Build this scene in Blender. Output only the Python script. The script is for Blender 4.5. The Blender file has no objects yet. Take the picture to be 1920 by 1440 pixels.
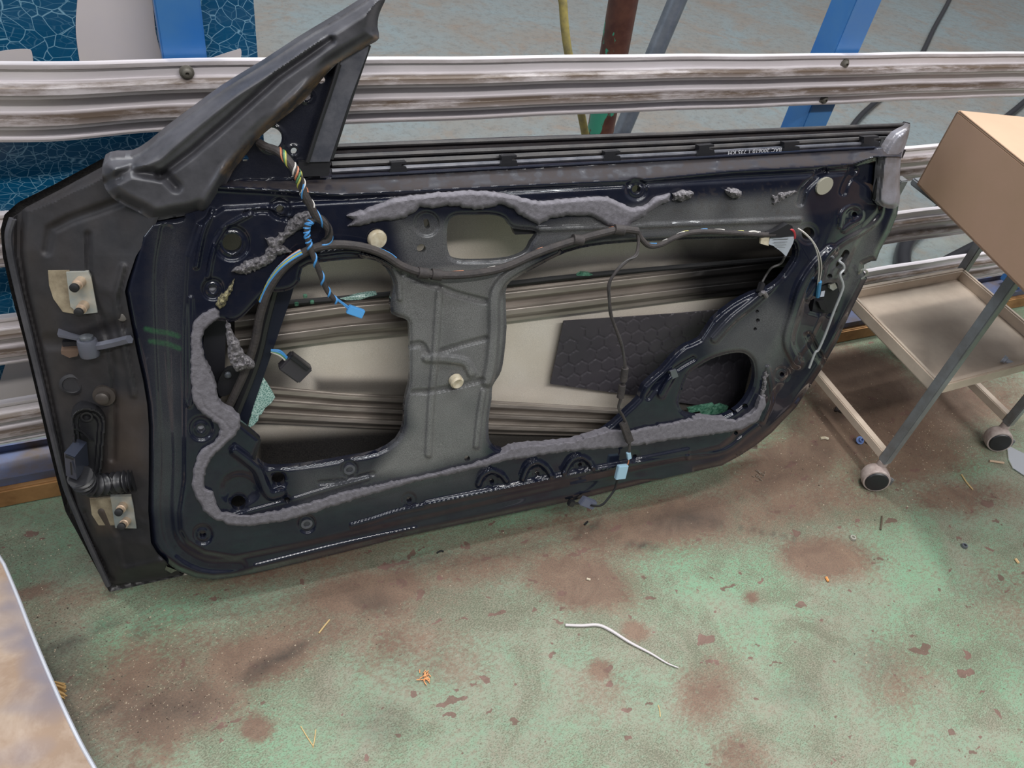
import bpy, math, random
import numpy as np
from mathutils import Matrix, Vector
random.seed(7); RNG = np.random.default_rng(7)
scene = bpy.context.scene
# ------------------------------------------------------------------ camera
FPX = 1450.0; H = 1.25
_X = np.array([3490, 644, -FPX]); _X /= np.linalg.norm(_X)
_D = np.array([-314, -1560, -FPX]); _D -= _X*(_D@_X); _D /= np.linalg.norm(_D)
_Z = -_D; _Y = np.cross(_Z, _X)
R = np.stack([_X, _Y, _Z])                 # camera axes -> world axes
CAM = np.array([0, 0, H])
cd = bpy.data.cameras.new('camera'); cam = bpy.data.objects.new('camera', cd)
scene.collection.objects.link(cam); scene.camera = cam
cd.sensor_width = 36; cd.lens = FPX/1920*36; cd.clip_start = .02; cd.clip_end = 100
m4 = Matrix.Identity(4)
for i in range(3):
    for j in range(3): m4[i][j] = R[i, j]
    m4[i][3] = CAM[i]
cam.matrix_world = m4
# ------------------------------------------------------------------ light
scene.view_settings.view_transform = 'Standard'; scene.view_settings.look = 'None'
scene.view_settings.gamma = 1; scene.view_settings.exposure = -0.12
w = bpy.data.worlds.new('workshop_daylight'); scene.world = w; w.use_nodes = True
nt = w.node_tree; bg = nt.nodes['Background']
tc = nt.nodes.new('ShaderNodeTexCoord'); sp = nt.nodes.new('ShaderNodeSeparateXYZ')
rp = nt.nodes.new('ShaderNodeValToRGB')
nt.links.new(tc.outputs['Generated'], sp.inputs[0]); nt.links.new(sp.outputs['Z'], rp.inputs[0])
rp.color_ramp.elements[0].position = 0.0; rp.color_ramp.elements[0].color = (.10, .10, .105, 1)
rp.color_ramp.elements[1].position = 1.0; rp.color_ramp.elements[1].color = (.95, .98, 1.05, 1)
e = rp.color_ramp.elements.new(.35); e.color = (.40, .41, .45, 1)
nt.links.new(rp.outputs[0], bg.inputs[0]); bg.inputs[1].default_value = 0.62
def sun(energy, dirv, ang, col):
    l = bpy.data.lights.new('sun', 'SUN'); l.energy = energy; l.angle = math.radians(ang); l.color = col
    o = bpy.data.objects.new('sun', l); scene.collection.objects.link(o)
    o.rotation_euler = Vector(dirv).to_track_quat('-Z', 'Y').to_euler(); o.location = (0, 2, 6)
sun(1.05, (.07, -.25, -1), 3.5, (1, .97, .93))
def area(loc, sx, sy, energy, target=None, col=(1, 1, 1)):
    l = bpy.data.lights.new('skylight_fill', 'AREA'); l.shape = 'RECTANGLE'; l.size = sx; l.size_y = sy
    l.energy = energy; l.color = col
    o = bpy.data.objects.new('skylight_fill', l); scene.collection.objects.link(o); o.location = loc
    if target is not None:
        o.rotation_euler = (Vector(target)-Vector(loc)).to_track_quat('-Z', 'Y').to_euler()
area((1.5, 2.6, 5.0), 6, .5, 260, (1, 1, 0), (.95, .98, 1))
area((1.0, .5, 5.2), 5, .22, 120, (1, 1, 0), (.95, .98, 1))
area((.8, -2.2, 4.6), 5, .3, 190, (.8, 1, .2), (1, .98, .96))  # added fill strip behind the camera, brightens the door interior
area((-4.5, 1.2, 2.8), 2.2, 1.2, 50, (0.5, 1, .4), (.8, .88, 1))
# ------------------------------------------------------------------ projection helpers
def rays(px, py):
    px = np.asarray(px, float); py = np.asarray(py, float)
    c = np.stack([px-960, 720-py, np.full_like(px, -FPX)], -1)
    return c @ R.T
def FL(px, py, z=0.0):
    d = rays(px, py); return CAM + d*((z-H)/d[..., 2:3])
def PY(px, py, y):
    d = rays(px, py); return CAM + d*(y/d[..., 1:2])
def PX(px, py, x):
    d = rays(px, py); return CAM + d*(x/d[..., 0:1])
DU = R@np.array([4849-960, 720-130, -FPX]); DU /= np.linalg.norm(DU)
DA = FL(205, 1110)
LEAN = math.radians(15)
DV = np.array([0, math.sin(LEAN), math.cos(LEAN)]); DV -= DU*(DV@DU); DV /= np.linalg.norm(DV)
DN = np.cross(DU, DV)
DM = np.stack([DU, DV, DN])
def D(px, py, w):
    """photo direction + depth in front of the door's outer plane (m) -> door local (u, v, w)"""
    d = rays(px, py); o = CAM-DA
    t = (np.asarray(w, float) - o@DN)/(d@DN)
    return (o + d*t[..., None]) @ DM.T
def D1(px, py, w): return D(np.array([px]), np.array([py]), np.array([w]))[0]
# ------------------------------------------------------------------ object helpers
COL = scene.collection
def tag(o, label=None, cat=None, group=None, kind=None):
    if label: o['label'] = label
    if cat: o['category'] = cat
    if group: o['group'] = group
    if kind: o['kind'] = kind
    return o
def empty(name, loc=(0, 0, 0), rot=None, **k):
    o = bpy.data.objects.new(name, None); COL.objects.link(o); o.location = loc
    o.empty_display_size = .05
    if rot is not None: o.rotation_euler = rot
    return tag(o, **k)
def link(name, verts, faces, mats, parent=None, smooth=True, ang=35, midx=None, attr=None):
    me = bpy.data.meshes.new(name)
    me.from_pydata(np.asarray(verts).tolist(), [], faces if isinstance(faces, list) else faces.tolist())
    if not isinstance(mats, (list, tuple)): mats = [mats]
    for m in mats: me.materials.append(m)
    if midx is not None: me.polygons.foreach_set('material_index', np.asarray(midx, dtype=np.int32))
    if smooth:
        me.polygons.foreach_set('use_smooth', np.ones(len(me.polygons), bool))
        me.update()
        try: me.set_sharp_from_angle(angle=math.radians(ang))
        except Exception: pass
    if attr is not None:
        a = me.color_attributes.new('tone', 'FLOAT_COLOR', 'POINT')
        c = np.ones((len(me.vertices), 4), np.float32); c[:, :3] = attr
        a.data.foreach_set('color', c.ravel())
    me.validate(); me.update()
    o = bpy.data.objects.new(name, me); COL.objects.link(o)
    if parent: o.parent = parent
    return o
class MB:
    def __init__(s): s.v = []; s.f = []; s.m = []
    def add(s, v, f, m=0):
        b = len(s.v); s.v += [tuple(map(float, p)) for p in v]
        s.f += [tuple(int(i)+b for i in q) for q in f]; s.m += [m]*len(f); return s
    def box(s, c, size, rot=None, m=0, bev=0.0):
        sx, sy, sz = [k/2 for k in size]; b = min(bev, sx*.9, sy*.9, sz*.9)
        if b <= 0:
            v = [(x, y, z) for x in (-sx, sx) for y in (-sy, sy) for z in (-sz, sz)]
            f = [(0, 1, 3, 2), (4, 6, 7, 5), (0, 4, 5, 1), (2, 3, 7, 6), (0, 2, 6, 4), (1, 5, 7, 3)]
        else:
            import bmesh
            bm = bmesh.new(); bmesh.ops.create_cube(bm, size=1)
            for q in bm.verts: q.co = Vector((q.co.x*2*sx, q.co.y*2*sy, q.co.z*2*sz))
            bmesh.ops.bevel(bm, geom=list(bm.edges), offset=b, segments=2, affect='EDGES')
            bm.verts.index_update()
            v = [tuple(q.co) for q in bm.verts]; f = [tuple(q.index for q in p.verts) for p in bm.faces]; bm.free()
        v = np.array(v)
        if rot is not None: v = v @ np.asarray(rot).T
        return s.add(v+np.asarray(c), f, m)
    def tube(s, pts, r, n=10, m=0, res=6, cap=True, closed=False):
        P, rr = spline(pts, r, res)
        N = len(P); T = np.gradient(P, axis=0); T /= np.linalg.norm(T, axis=1)[:, None]+1e-12
        up = np.array([0, 0, 1.]) if abs(T[0][2]) < .9 else np.array([1., 0, 0])
        a = np.cross(T[0], up); a /= np.linalg.norm(a); V = []
        for i in range(N):
            a = a - T[i]*(a@T[i]); a /= np.linalg.norm(a)+1e-12; b = np.cross(T[i], a)
            for k in range(n):
                t = 2*math.pi*k/n; V.append(P[i]+rr[i]*(a*math.cos(t)+b*math.sin(t)))
        F = [(i*n+k, i*n+(k+1) % n, (i+1)*n+(k+1) % n, (i+1)*n+k) for i in range(N-1) for k in range(n)]
        if cap: F += [tuple(range(n-1, -1, -1)), tuple((N-1)*n+k for k in range(n))]
        return s.add(V, F, m)
    def lathe(s, prof, c, axis=(0, 0, 1), n=20, m=0):
        ax = np.array(axis, float); ax /= np.linalg.norm(ax)
        up = np.array([0, 0, 1.]) if abs(ax[2]) < .9 else np.array([1., 0, 0])
        a = np.cross(up, ax); a /= np.linalg.norm(a); b = np.cross(ax, a); V = []
        for r, h in prof:
            for k in range(n):
                t = 2*math.pi*k/n; V.append(np.asarray(c)+ax*h+max(r, 1e-5)*(a*math.cos(t)+b*math.sin(t)))
        L = len(prof)
        F = [(i*n+k, i*n+(k+1) % n, (i+1)*n+(k+1) % n, (i+1)*n+k) for i in range(L-1) for k in range(n)]
        F += [tuple(range(n-1, -1, -1)), tuple((L-1)*n+k for k in range(n))]
        return s.add(V, F, m)
    def prism(s, poly, vec, m=0):
        p = np.asarray(poly, float); n = len(p); q = p+np.asarray(vec)
        return s.add(np.vstack([p, q]), [tuple(range(n-1, -1, -1)), tuple(range(n, 2*n))]+[(i, (i+1) % n, n+(i+1) % n, n+i) for i in range(n)], m)
    def build(s, name, mats, parent=None, smooth=True, ang=35):
        return link(name, s.v, s.f, mats, parent, smooth, ang, s.m)
def spline(pts, r, res=6):
    P = np.asarray(pts, float); n = len(P)
    rr = np.full(n, r, float) if np.isscalar(r) else np.asarray(r, float)
    if n < 3 or res <= 1: return P, rr
    Q = np.vstack([2*P[0]-P[1], P, 2*P[-1]-P[-2]]); rq = np.concatenate([[rr[0]], rr, [rr[-1]]])
    out = []; ro = []
    for i in range(1, n):
        for k in range(res):
            t = k/res; t2 = t*t; t3 = t2*t
            f = lambda a: .5*((2*a[i])+(-a[i-1]+a[i+1])*t+(2*a[i-1]-5*a[i]+4*a[i+1]-a[i+2])*t2+(-a[i-1]+3*a[i]-3*a[i+1]+a[i+2])*t3)
            out.append(f(Q)); ro.append(rr[i-1]*(1-t)+rr[i]*t)
    out.append(P[-1]); ro.append(rr[-1])
    return np.array(out), np.array(ro)
def pl_dist(pl, X, Y, closed=False):
    p = np.asarray(pl, float)
    if closed: p = np.vstack([p, p[:1]])
    best = np.full(X.shape, 1e9); nx = X.copy(); ny = Y.copy()
    for a, b in zip(p[:-1], p[1:]):
        d = b-a; L = d@d+1e-12
        t = np.clip(((X-a[0])*d[0]+(Y-a[1])*d[1])/L, 0, 1)
        qx = a[0]+t*d[0]; qy = a[1]+t*d[1]; dd = (X-qx)**2+(Y-qy)**2
        m = dd < best; best = np.where(m, dd, best); nx = np.where(m, qx, nx); ny = np.where(m, qy, ny)
    return np.sqrt(best), nx, ny
def inside(pl, X, Y):
    p = np.asarray(pl, float); c = np.zeros(X.shape, bool); n = len(p)
    for i in range(n):
        x1, y1 = p[i]; x2, y2 = p[(i+1) % n]
        if y1 == y2: continue
        c ^= ((y1 > Y) != (y2 > Y)) & (X < (x2-x1)*(Y-y1)/(y2-y1)+x1)
    return c
def sdf(pl, X, Y, pad=None):
    """signed distance in px (positive inside) and nearest point"""
    p = np.asarray(pl, float); out = np.full(X.shape, -1e4); nx = X.copy(); ny = Y.copy()
    m = np.ones(X.shape, bool)
    if pad is not None:
        m = (X > p[:, 0].min()-pad) & (X < p[:, 0].max()+pad) & (Y > p[:, 1].min()-pad) & (Y < p[:, 1].max()+pad)
        if not m.any(): return out, nx, ny
    d, a, b = pl_dist(p, X[m], Y[m], True)
    out[m] = np.where(inside(p, X[m], Y[m]), d, -d); nx[m] = a; ny[m] = b
    return out, nx, ny
def circ(cx, cy, rx, ry=None, rot=0, n=20):
    ry = rx if ry is None else ry; t = np.linspace(0, 2*math.pi, n, endpoint=False)
    c, s = math.cos(rot), math.sin(rot); x = rx*np.cos(t); y = ry*np.sin(t)
    return np.stack([cx+x*c-y*s, cy+x*s+y*c], 1)
def smooth_poly(pl, res=4, closed=True):
    p = np.asarray(pl, float); n = len(p); out = []
    for i in range(n):
        a, b, c, d = p[(i-1) % n], p[i], p[(i+1) % n], p[(i+2) % n]
        for k in range(res):
            t = k/res
            out.append(.5*((2*b)+(-a+c)*t+(2*a-5*b+4*c-d)*t*t+(-a+3*b-3*c+d)*t**3))
    return np.array(out)
def sm(t): t = np.clip(t, 0, 1); return t*t*(3-2*t)
def vnoise(X, Y, s, seed=0):
    """smooth value noise in [0,1]"""
    g = np.random.default_rng(seed).random((64, 64)); x = X/s; y = Y/s
    i = np.floor(x).astype(int); j = np.floor(y).astype(int); fx = sm(x-i); fy = sm(y-j)
    a = g[i % 64, j % 64]; b = g[(i+1) % 64, j % 64]; c = g[i % 64, (j+1) % 64]; d = g[(i+1) % 64, (j+1) % 64]
    return (a*(1-fx)+b*fx)*(1-fy)+(c*(1-fx)+d*fx)*fy
def relief(name, poly, wfun, mats, parent, holes=(), step=3., skirt=.006, back=None, afun=None, to=D, ang=40, flip=False):
    """sheet traced in the photo, each vertex at its own depth; skirt = sheet return, back = second skin behind"""
    poly = np.asarray(poly, float)
    x0, y0 = poly.min(0)-step; x1, y1 = poly.max(0)+step
    gx = np.arange(x0, x1+step, step); gy = np.arange(y0, y1+step, step)
    X, Y = np.meshgrid(gx, gy, indexing='xy'); ny_, nx_ = X.shape
    X = X.ravel(); Y = Y.ravel()
    sd, qx, qy = sdf(poly, X, Y)
    for h in holes:
        s2, a, b = sdf(h, X, Y, 25); s2 = -s2
        m = s2 < sd; sd = np.where(m, s2, sd); qx = np.where(m, a, qx); qy = np.where(m, b, qy)
    sn = np.abs(sd) < .55*step
    X = np.where(sn, qx, X); Y = np.where(sn, qy, Y); ok = sn | (sd > 0); sdd = np.where(sn, 0, sd)
    W = wfun(X, Y, sdd)
    P = to(X, Y, W)
    idx = np.arange(nx_*ny_).reshape(ny_, nx_)
    q = np.stack([idx[:-1, :-1], idx[1:, :-1], idx[1:, 1:], idx[:-1, 1:]], -1).reshape(-1, 4)
    cnt = ok[q].sum(1); F = [tuple(r) for r in q[cnt == 4].tolist()]
    for r in q[cnt == 3].tolist(): F.append(tuple(i for i in r if ok[i]))
    used = np.zeros(len(X), bool); 
    for r in F: used[list(r)] = True
    new = np.cumsum(used)-1; F = [tuple(int(new[i]) for i in r) for r in F]
    P = P[used]; Xu = X[used]; Yu = Y[used]; Wu = W[used]; n = len(P)
    su = sdd[used]
    E = {}
    for r in F:
        for i in range(len(r)):
            a, b = r[i], r[(i+1) % len(r)]
            E[(a, b)] = 1
    bd = [(a, b) for (a, b) in E if (b, a) not in E]
    V = P; mi = [0]*len(F)
    at = None if afun is None else afun(Xu, Yu, su)
    nrm = np.array([0, 0, 1.]) if to is D else None
    if back is not None:
        V2 = P-nrm*back
        F2 = [tuple(i+n for i in r[::-1]) for r in F]
        F = F+F2; mi += [1 if isinstance(mats, (list, tuple)) and len(mats) > 1 else 0]*len(F2)
        for a, b in bd: F.append((b, a, a+n, b+n)); mi.append(mi[-1])
        V = np.vstack([P, V2])
        if at is not None: at = np.vstack([at, at])
    elif skirt and bd:
        bi = sorted({i for e_ in bd for i in e_}); mp = {b: n+k for k, b in enumerate(bi)}
        V = np.vstack([P, P[bi]-nrm*skirt])
        if at is not None: at = np.vstack([at, at[bi]])
        for a, b in bd: F.append((b, a, mp[a], mp[b])); mi.append(0)
    return link(name, V, F, mats, parent, True, ang, mi, at)
# ------------------------------------------------------------------ materials
def s2l(c): return tuple(((x/255)/12.92 if x/255 <= .04045 else ((x/255+.055)/1.055)**2.4) for x in c)
def mat(name, col, rough=.5, metal=0., bump=0., bscale=60, var=0., vscale=8, col2=None, coat=0., spec=.5, alpha=1, trans=0, emit=None, obj=True):
    m = bpy.data.materials.new(name); m.use_nodes = True; nt = m.node_tree; b = nt.nodes['Principled BSDF']
    c = s2l(col) if max(col) > 1 else col
    b.inputs['Base Color'].default_value = (*c, 1); b.inputs['Roughness'].default_value = rough
    b.inputs['Metallic'].default_value = metal; b.inputs['Coat Weight'].default_value = coat
    b.inputs['Specular IOR Level'].default_value = spec; b.inputs['Coat Roughness'].default_value = .08
    if trans: b.inputs['Transmission Weight'].default_value = trans
    tc = nt.nodes.new('ShaderNodeTexCoord')
    if col2 is not None:
        c2 = s2l(col2); n = nt.nodes.new('ShaderNodeTexNoise'); n.inputs['Scale'].default_value = vscale
        n.inputs['Detail'].default_value = 6; n.inputs['Roughness'].default_value = .65
        r = nt.nodes.new('ShaderNodeValToRGB'); r.color_ramp.elements[0].position = .5-var; r.color_ramp.elements[1].position = .5+var
        r.color_ramp.elements[0].color = (*c, 1); r.color_ramp.elements[1].color = (*c2, 1)
        nt.links.new(tc.outputs['Object'], n.inputs['Vector']); nt.links.new(n.outputs['Fac'], r.inputs[0])
        nt.links.new(r.outputs[0], b.inputs['Base Color'])
    if bump:
        n = nt.nodes.new('ShaderNodeTexNoise'); n.inputs['Scale'].default_value = bscale; n.inputs['Detail'].default_value = 4
        bp = nt.nodes.new('ShaderNodeBump'); bp.inputs['Strength'].default_value = bump; bp.inputs['Distance'].default_value = .002
        nt.links.new(tc.outputs['Object'], n.inputs['Vector']); nt.links.new(n.outputs['Fac'], bp.inputs['Height'])
        nt.links.new(bp.outputs[0], b.inputs['Normal'])
    return m
class NT:
    """small node builder"""
    def __init__(s, name):
        s.m = bpy.data.materials.new(name); s.m.use_nodes = True; s.t = s.m.node_tree; s.b = s.t.nodes['Principled BSDF']
        s.tc = s.t.nodes.new('ShaderNodeTexCoord')
    def n(s, typ, **k):
        o = s.t.nodes.new(typ)
        for a, v in k.items(): setattr(o, a, v)
        return o
    def L(s, a, b): s.t.links.new(a, b)
    def noise(s, scale, detail=5, rough=.6, vec=None, dist=0.):
        o = s.n('ShaderNodeTexNoise'); o.inputs['Scale'].default_value = scale; o.inputs['Detail'].default_value = detail
        o.inputs['Roughness'].default_value = rough; o.inputs['Distortion'].default_value = dist
        s.L(vec or s.tc.outputs['Object'], o.inputs['Vector']); return o.outputs['Fac']
    def mapv(s, scale, rot=(0, 0, 0)):
        o = s.n('ShaderNodeMapping'); o.inputs['Scale'].default_value = scale; o.inputs['Rotation'].default_value = rot
        s.L(s.tc.outputs['Object'], o.inputs['Vector']); return o.outputs[0]
    def ramp(s, fac, stops):
        o = s.n('ShaderNodeValToRGB'); e = o.color_ramp.elements
        while len(e) < len(stops): e.new(.5)
        for i, (p, c) in enumerate(stops):
            e[i].position = p; c = (c, c, c) if np.isscalar(c) else c; e[i].color = (*c, 1)
        s.L(fac, o.inputs[0]); return o.outputs[0]
    def mix(s, fac, a, b, mode='MIX'):
        o = s.n('ShaderNodeMix', data_type='RGBA', blend_type=mode)
        for sock, v in ((o.inputs[0], fac), (o.inputs[6], a), (o.inputs[7], b)):
            if hasattr(v, 'is_linked') or isinstance(v, bpy.types.NodeSocket): s.L(v, sock)
            elif np.isscalar(v): sock.default_value = v
            else: sock.default_value = (*v, 1)
        return o.outputs[2]
    def math(s, op, a, b=0., clamp=True):
        o = s.n('ShaderNodeMath', operation=op, use_clamp=clamp)
        for sock, v in ((o.inputs[0], a), (o.inputs[1], b)):
            if isinstance(v, bpy.types.NodeSocket): s.L(v, sock)
            else: sock.default_value = v
        return o.outputs[0]
    def attr(s, name='tone'):
        o = s.n('ShaderNodeAttribute', attribute_name=name); q = s.n('ShaderNodeSeparateColor'); s.L(o.outputs['Color'], q.inputs[0])
        return q.outputs[0], q.outputs[1], q.outputs[2]
    def bump(s, h, strength=.3, dist=.002):
        o = s.n('ShaderNodeBump'); o.inputs['Strength'].default_value = strength; o.inputs['Distance'].default_value = dist
        s.L(h, o.inputs['Height']); s.L(o.outputs[0], s.b.inputs['Normal'])
    def out(s, col=None, rough=None, metal=None):
        for k, v in (('Base Color', col), ('Roughness', rough), ('Metallic', metal)):
            if v is None: continue
            if isinstance(v, bpy.types.NodeSocket): s.L(v, s.b.inputs[k])
            elif k == 'Base Color': s.b.inputs[k].default_value = (*v, 1)
            else: s.b.inputs[k].default_value = v
        return s.m
def paint_mat():
    k = NT('door_paint'); mist, dust, stain = k.attr()
    sp = k.noise(900, 2, .5); spc = k.ramp(sp, [(.35, .55), (.65, 1.25)])
    n1 = k.noise(14, 6, .7); smear = k.ramp(n1, [(.42, 0.), (.72, 1.)])
    base = k.mix(smear, (.006, .008, .018), (.012, .014, .024))
    grey = k.mix(1., s2l((112, 112, 111)), spc, 'MULTIPLY')
    c = k.mix(mist, base, grey)
    dn = k.noise(55, 7, .75); dm = k.math('MULTIPLY', dust, k.ramp(dn, [(.3, .35), (.7, 1.)]))
    c = k.mix(k.math('MULTIPLY', dm, .85), c, s2l((66, 59, 56)))
    c = k.mix(stain, c, s2l((52, 110, 66)))
    r = k.math('ADD', k.math('MULTIPLY', dm, .8), k.math('ADD', .10, k.math('MULTIPLY', mist, .16)))
    r = k.math('ADD', r, k.math('MULTIPLY', smear, .08))
    cw = k.math('MULTIPLY', k.math('SUBTRACT', 1., k.math('MULTIPLY', dm, 3.5)), k.math('SUBTRACT', .65, k.math('MULTIPLY', mist, .35))); k.L(cw, k.b.inputs['Coat Weight']); k.b.inputs['Coat Roughness'].default_value = .03
    k.b.inputs['Specular IOR Level'].default_value = .2
    return k.out(c, r)
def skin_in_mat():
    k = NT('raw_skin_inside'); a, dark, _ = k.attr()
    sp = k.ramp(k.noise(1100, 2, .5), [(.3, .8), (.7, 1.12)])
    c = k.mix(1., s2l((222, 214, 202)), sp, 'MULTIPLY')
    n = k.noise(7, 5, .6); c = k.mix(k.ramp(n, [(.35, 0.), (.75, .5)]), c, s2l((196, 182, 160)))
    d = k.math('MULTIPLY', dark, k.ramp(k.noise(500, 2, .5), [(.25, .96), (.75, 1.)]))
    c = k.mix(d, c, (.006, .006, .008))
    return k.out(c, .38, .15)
def floor_mat():
    k = NT('worn_green_floor'); brown, dark, grey = k.attr()
    rotv = k.mapv((1, 1.6, 1), (0, 0, -.5))
    fine = k.noise(95, 9, .82, vec=rotv, dist=.3); mid = k.noise(13, 8, .75, dist=.8); big = k.noise(2.6, 5, .6, dist=.5)
    wide = k.noise(5.5, 6, .7, dist=1.)
    g = k.mix(k.ramp(mid, [(.36, 0.), (.64, 1.)]), s2l((130, 130, 113)), s2l((116, 138, 116)))
    g = k.mix(k.ramp(big, [(.46, 0.), (.60, .9)]), g, s2l((108, 146, 116)))
    wear = k.math('ADD', k.math('MULTIPLY', brown, .14), k.math('MULTIPLY', k.math('SUBTRACT', .56, wide), .45), False)
    thr = k.math('ADD', fine, wear)
    fin2 = k.noise(300, 5, .72, vec=rotv); g = k.mix(k.ramp(thr, [(.49, 0.), (.57, .55)]), g, s2l((120, 110, 94)))
    g = k.mix(k.ramp(k.math('ADD', fin2, k.math('MULTIPLY', k.math('SUBTRACT', .5, wide, False), .5, False), False), [(.53, 0.), (.58, .75)]), g, s2l((82, 84, 66)))
    bcol = k.mix(k.ramp(mid, [(.32, 0.), (.66, 1.)]), s2l((122, 98, 80)), s2l((100, 76, 64)))
    bcol = k.mix(k.ramp(fin2, [(.50, .0), (.58, .55)]), bcol, s2l((84, 68, 58)))
    t = k.math('ADD', k.math('MULTIPLY', fine, 1.5, False), k.math('SUBTRACT', k.math('MULTIPLY', wide, 1.3, False), .4, False), False)
    bm = k.ramp(k.math('ADD', t, k.math('MULTIPLY', k.math('SUBTRACT', brown, .62), .9, False), False), [(.86, 0.), (1.0, .5)])
    o = k.t.nodes[-1] if False else None
    bm2 = k.ramp(k.math('SUBTRACT', k.math('ADD', t, brown, False), .95, False), [(.20, 0.), (.68, .94)])
    c = k.mix(bm2, g, bcol)
    chip = None
    for cs, rt, amt, rr_, el in ((13, .9, .10, .26, 2.4), (24, -.5, .07, .22, 1.8)):
        v = k.n('ShaderNodeTexVoronoi', feature='F1'); v.inputs['Scale'].default_value = cs; v.inputs['Randomness'].default_value = 1
        wv = k.n('ShaderNodeVectorMath', operation='ADD'); wn = k.n('ShaderNodeTexNoise'); wn.inputs['Scale'].default_value = 34; wn.inputs['Detail'].default_value = 5
        mp = k.mapv((1, el, 1), (0, 0, rt)); k.L(k.tc.outputs['Object'], wn.inputs['Vector'])
        sc = k.n('ShaderNodeVectorMath', operation='SCALE'); sc.inputs['Scale'].default_value = amt; k.L(wn.outputs['Color'], sc.inputs[0])
        k.L(mp, wv.inputs[0]); k.L(sc.outputs[0], wv.inputs[1]); k.L(wv.outputs[0], v.inputs['Vector'])
        sel = k.n('ShaderNodeSeparateColor'); k.L(v.outputs['Color'], sel.inputs[0])
        rad = k.math('MULTIPLY', k.ramp(sel.outputs[0], [(.38, 0.), (1., 1.)]), rr_)
        q = k.math('MULTIPLY', k.math('LESS_THAN', v.outputs['Distance'], rad), k.math('SUBTRACT', 1., grey))
        chip = q if chip is None else k.math('MAXIMUM', chip, q)
    c = k.mix(k.math('MULTIPLY', chip, .9), c, k.mix(k.ramp(mid, [(.4, 0.), (.6, 1.)]), s2l((112, 82, 74)), s2l((92, 70, 60))))
    sp = k.ramp(k.noise(260, 4, .7, vec=rotv), [(.54, 0.), (.64, .5)])
    c = k.mix(k.math('MULTIPLY', sp, k.math('SUBTRACT', 1., k.math('MULTIPLY', grey, .6))), c, s2l((74, 74, 62)))
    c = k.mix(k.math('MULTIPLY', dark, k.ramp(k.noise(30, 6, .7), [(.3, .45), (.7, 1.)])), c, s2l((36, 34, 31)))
    gb = k.mix(k.ramp(k.noise(1.8, 6, .65, dist=.5), [(.4, 0.), (.66, .8)]), s2l((104, 114, 116)), s2l((110, 100, 90)))
    gb = k.mix(k.ramp(k.noise(4, 7, .75, dist=1.), [(.5, 0.), (.66, .6)]), gb, s2l((112, 96, 82)))
    gb = k.mix(k.ramp(k.noise(24, 7, .8), [(.5, 0.), (.62, .6)]), gb, s2l((88, 88, 86)))
    gb = k.mix(k.ramp(k.noise(70, 4, .7), [(.58, 0.), (.68, .6)]), gb, s2l((70, 70, 67)))
    c = k.mix(grey, c, gb)
    k.bump(fine, .3, .002)
    return k.out(c, k.ramp(mid, [(.3, .6), (.7, .85)]))
def rail_mat():
    k = NT('dusty_white_aluminium')
    geo = k.n('ShaderNodeNewGeometry'); s = k.n('ShaderNodeSeparateXYZ'); k.L(k.tc.outputs['Object'], s.inputs[0])
    dust, edge, rust = k.attr()
    n = k.noise(9, 7, .7, vec=k.mapv((.35, 2, 2)))
    base = k.mix(k.ramp(n, [(.4, 0.), (.75, .6)]), s2l((232, 226, 230)), s2l((204, 196, 196)))
    dn = k.ramp(k.noise(30, 7, .75, vec=k.mapv((.25, 1.5, 1.5))), [(.46, 1.), (.68, .55)])
    c = k.mix(k.math('MULTIPLY', dust, dn), base, s2l((88, 72, 58)))
    sc = k.ramp(k.noise(60, 8, .8, vec=k.mapv((.15, 1, 1))), [(.62, 0.), (.70, .8)])
    c = k.mix(k.math('MULTIPLY', edge, sc), c, s2l((62, 56, 52)))
    k.bump(k.noise(40, 4, .6), .15, .002)
    return k.out(c, .38, .1)
PAINT = paint_mat(); SKIN = skin_in_mat(); FLOOR = floor_mat(); RAILM = rail_mat()
def charcoal_mat():
    k = NT('dusty_charcoal'); dust, wet, _ = k.attr()
    n = k.noise(26, 6, .7); c = k.mix(k.ramp(n, [(.35, 0.), (.7, 1.)]), s2l((30, 30, 34)), s2l((46, 45, 48)))
    c = k.mix(dust, c, s2l((112, 92, 72))); c = k.mix(wet, c, (.012, .013, .02))
    k.bump(k.noise(220, 3), .12, .001)
    return k.out(c, k.math('SUBTRACT', .62, k.math('MULTIPLY', wet, .45)))
CHAR = charcoal_mat()
def rubber_mat():
    k = NT('weathered_rubber'); dust, lt, _ = k.attr()
    n = k.noise(12, 6, .7); c = k.mix(k.ramp(n, [(.35, 0.), (.75, 1.)]), s2l((52, 52, 56)), s2l((84, 83, 88)))
    dn = k.ramp(k.noise(45, 7, .75), [(.4, 0.), (.62, 1.)])
    c = k.mix(k.math('MULTIPLY', dust, dn), c, s2l((122, 100, 78)))
    k.bump(k.noise(160, 3), .12, .001)
    return k.out(c, .42)
RUB = rubber_mat()
FOAM = mat('grey_foam', (118, 115, 121), .95, bump=.35, bscale=420, col2=(100, 97, 102), var=.15, vscale=120, spec=.2)
FOAMR = mat('torn_foam', (136, 132, 134), .95, bump=1., bscale=260, col2=(74, 72, 75), var=.12, vscale=260, spec=.1)
BLACKP = mat('black_plastic', (34, 34, 37), .38, bump=.05, bscale=200)
BLACKM = mat('black_matte', (20, 20, 22), .65)
TAPE = mat('cloth_tape', (46, 43, 44), .75, bump=.4, bscale=300, col2=(66, 60, 58), var=.2, vscale=60)
LINEM = mat('scratched_grey_strip', (72, 74, 82), .38, .3, .1, 80, .12, 30, (98, 98, 104))
SEALB = mat('belt_seal', (40, 40, 43), .42, bump=.1, bscale=100, col2=(72, 68, 66), var=.2, vscale=25)
ZINC = mat('zinc_plate', (158, 166, 166), .45, .45, .1, 60, .15, 30, (186, 180, 164))
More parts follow.
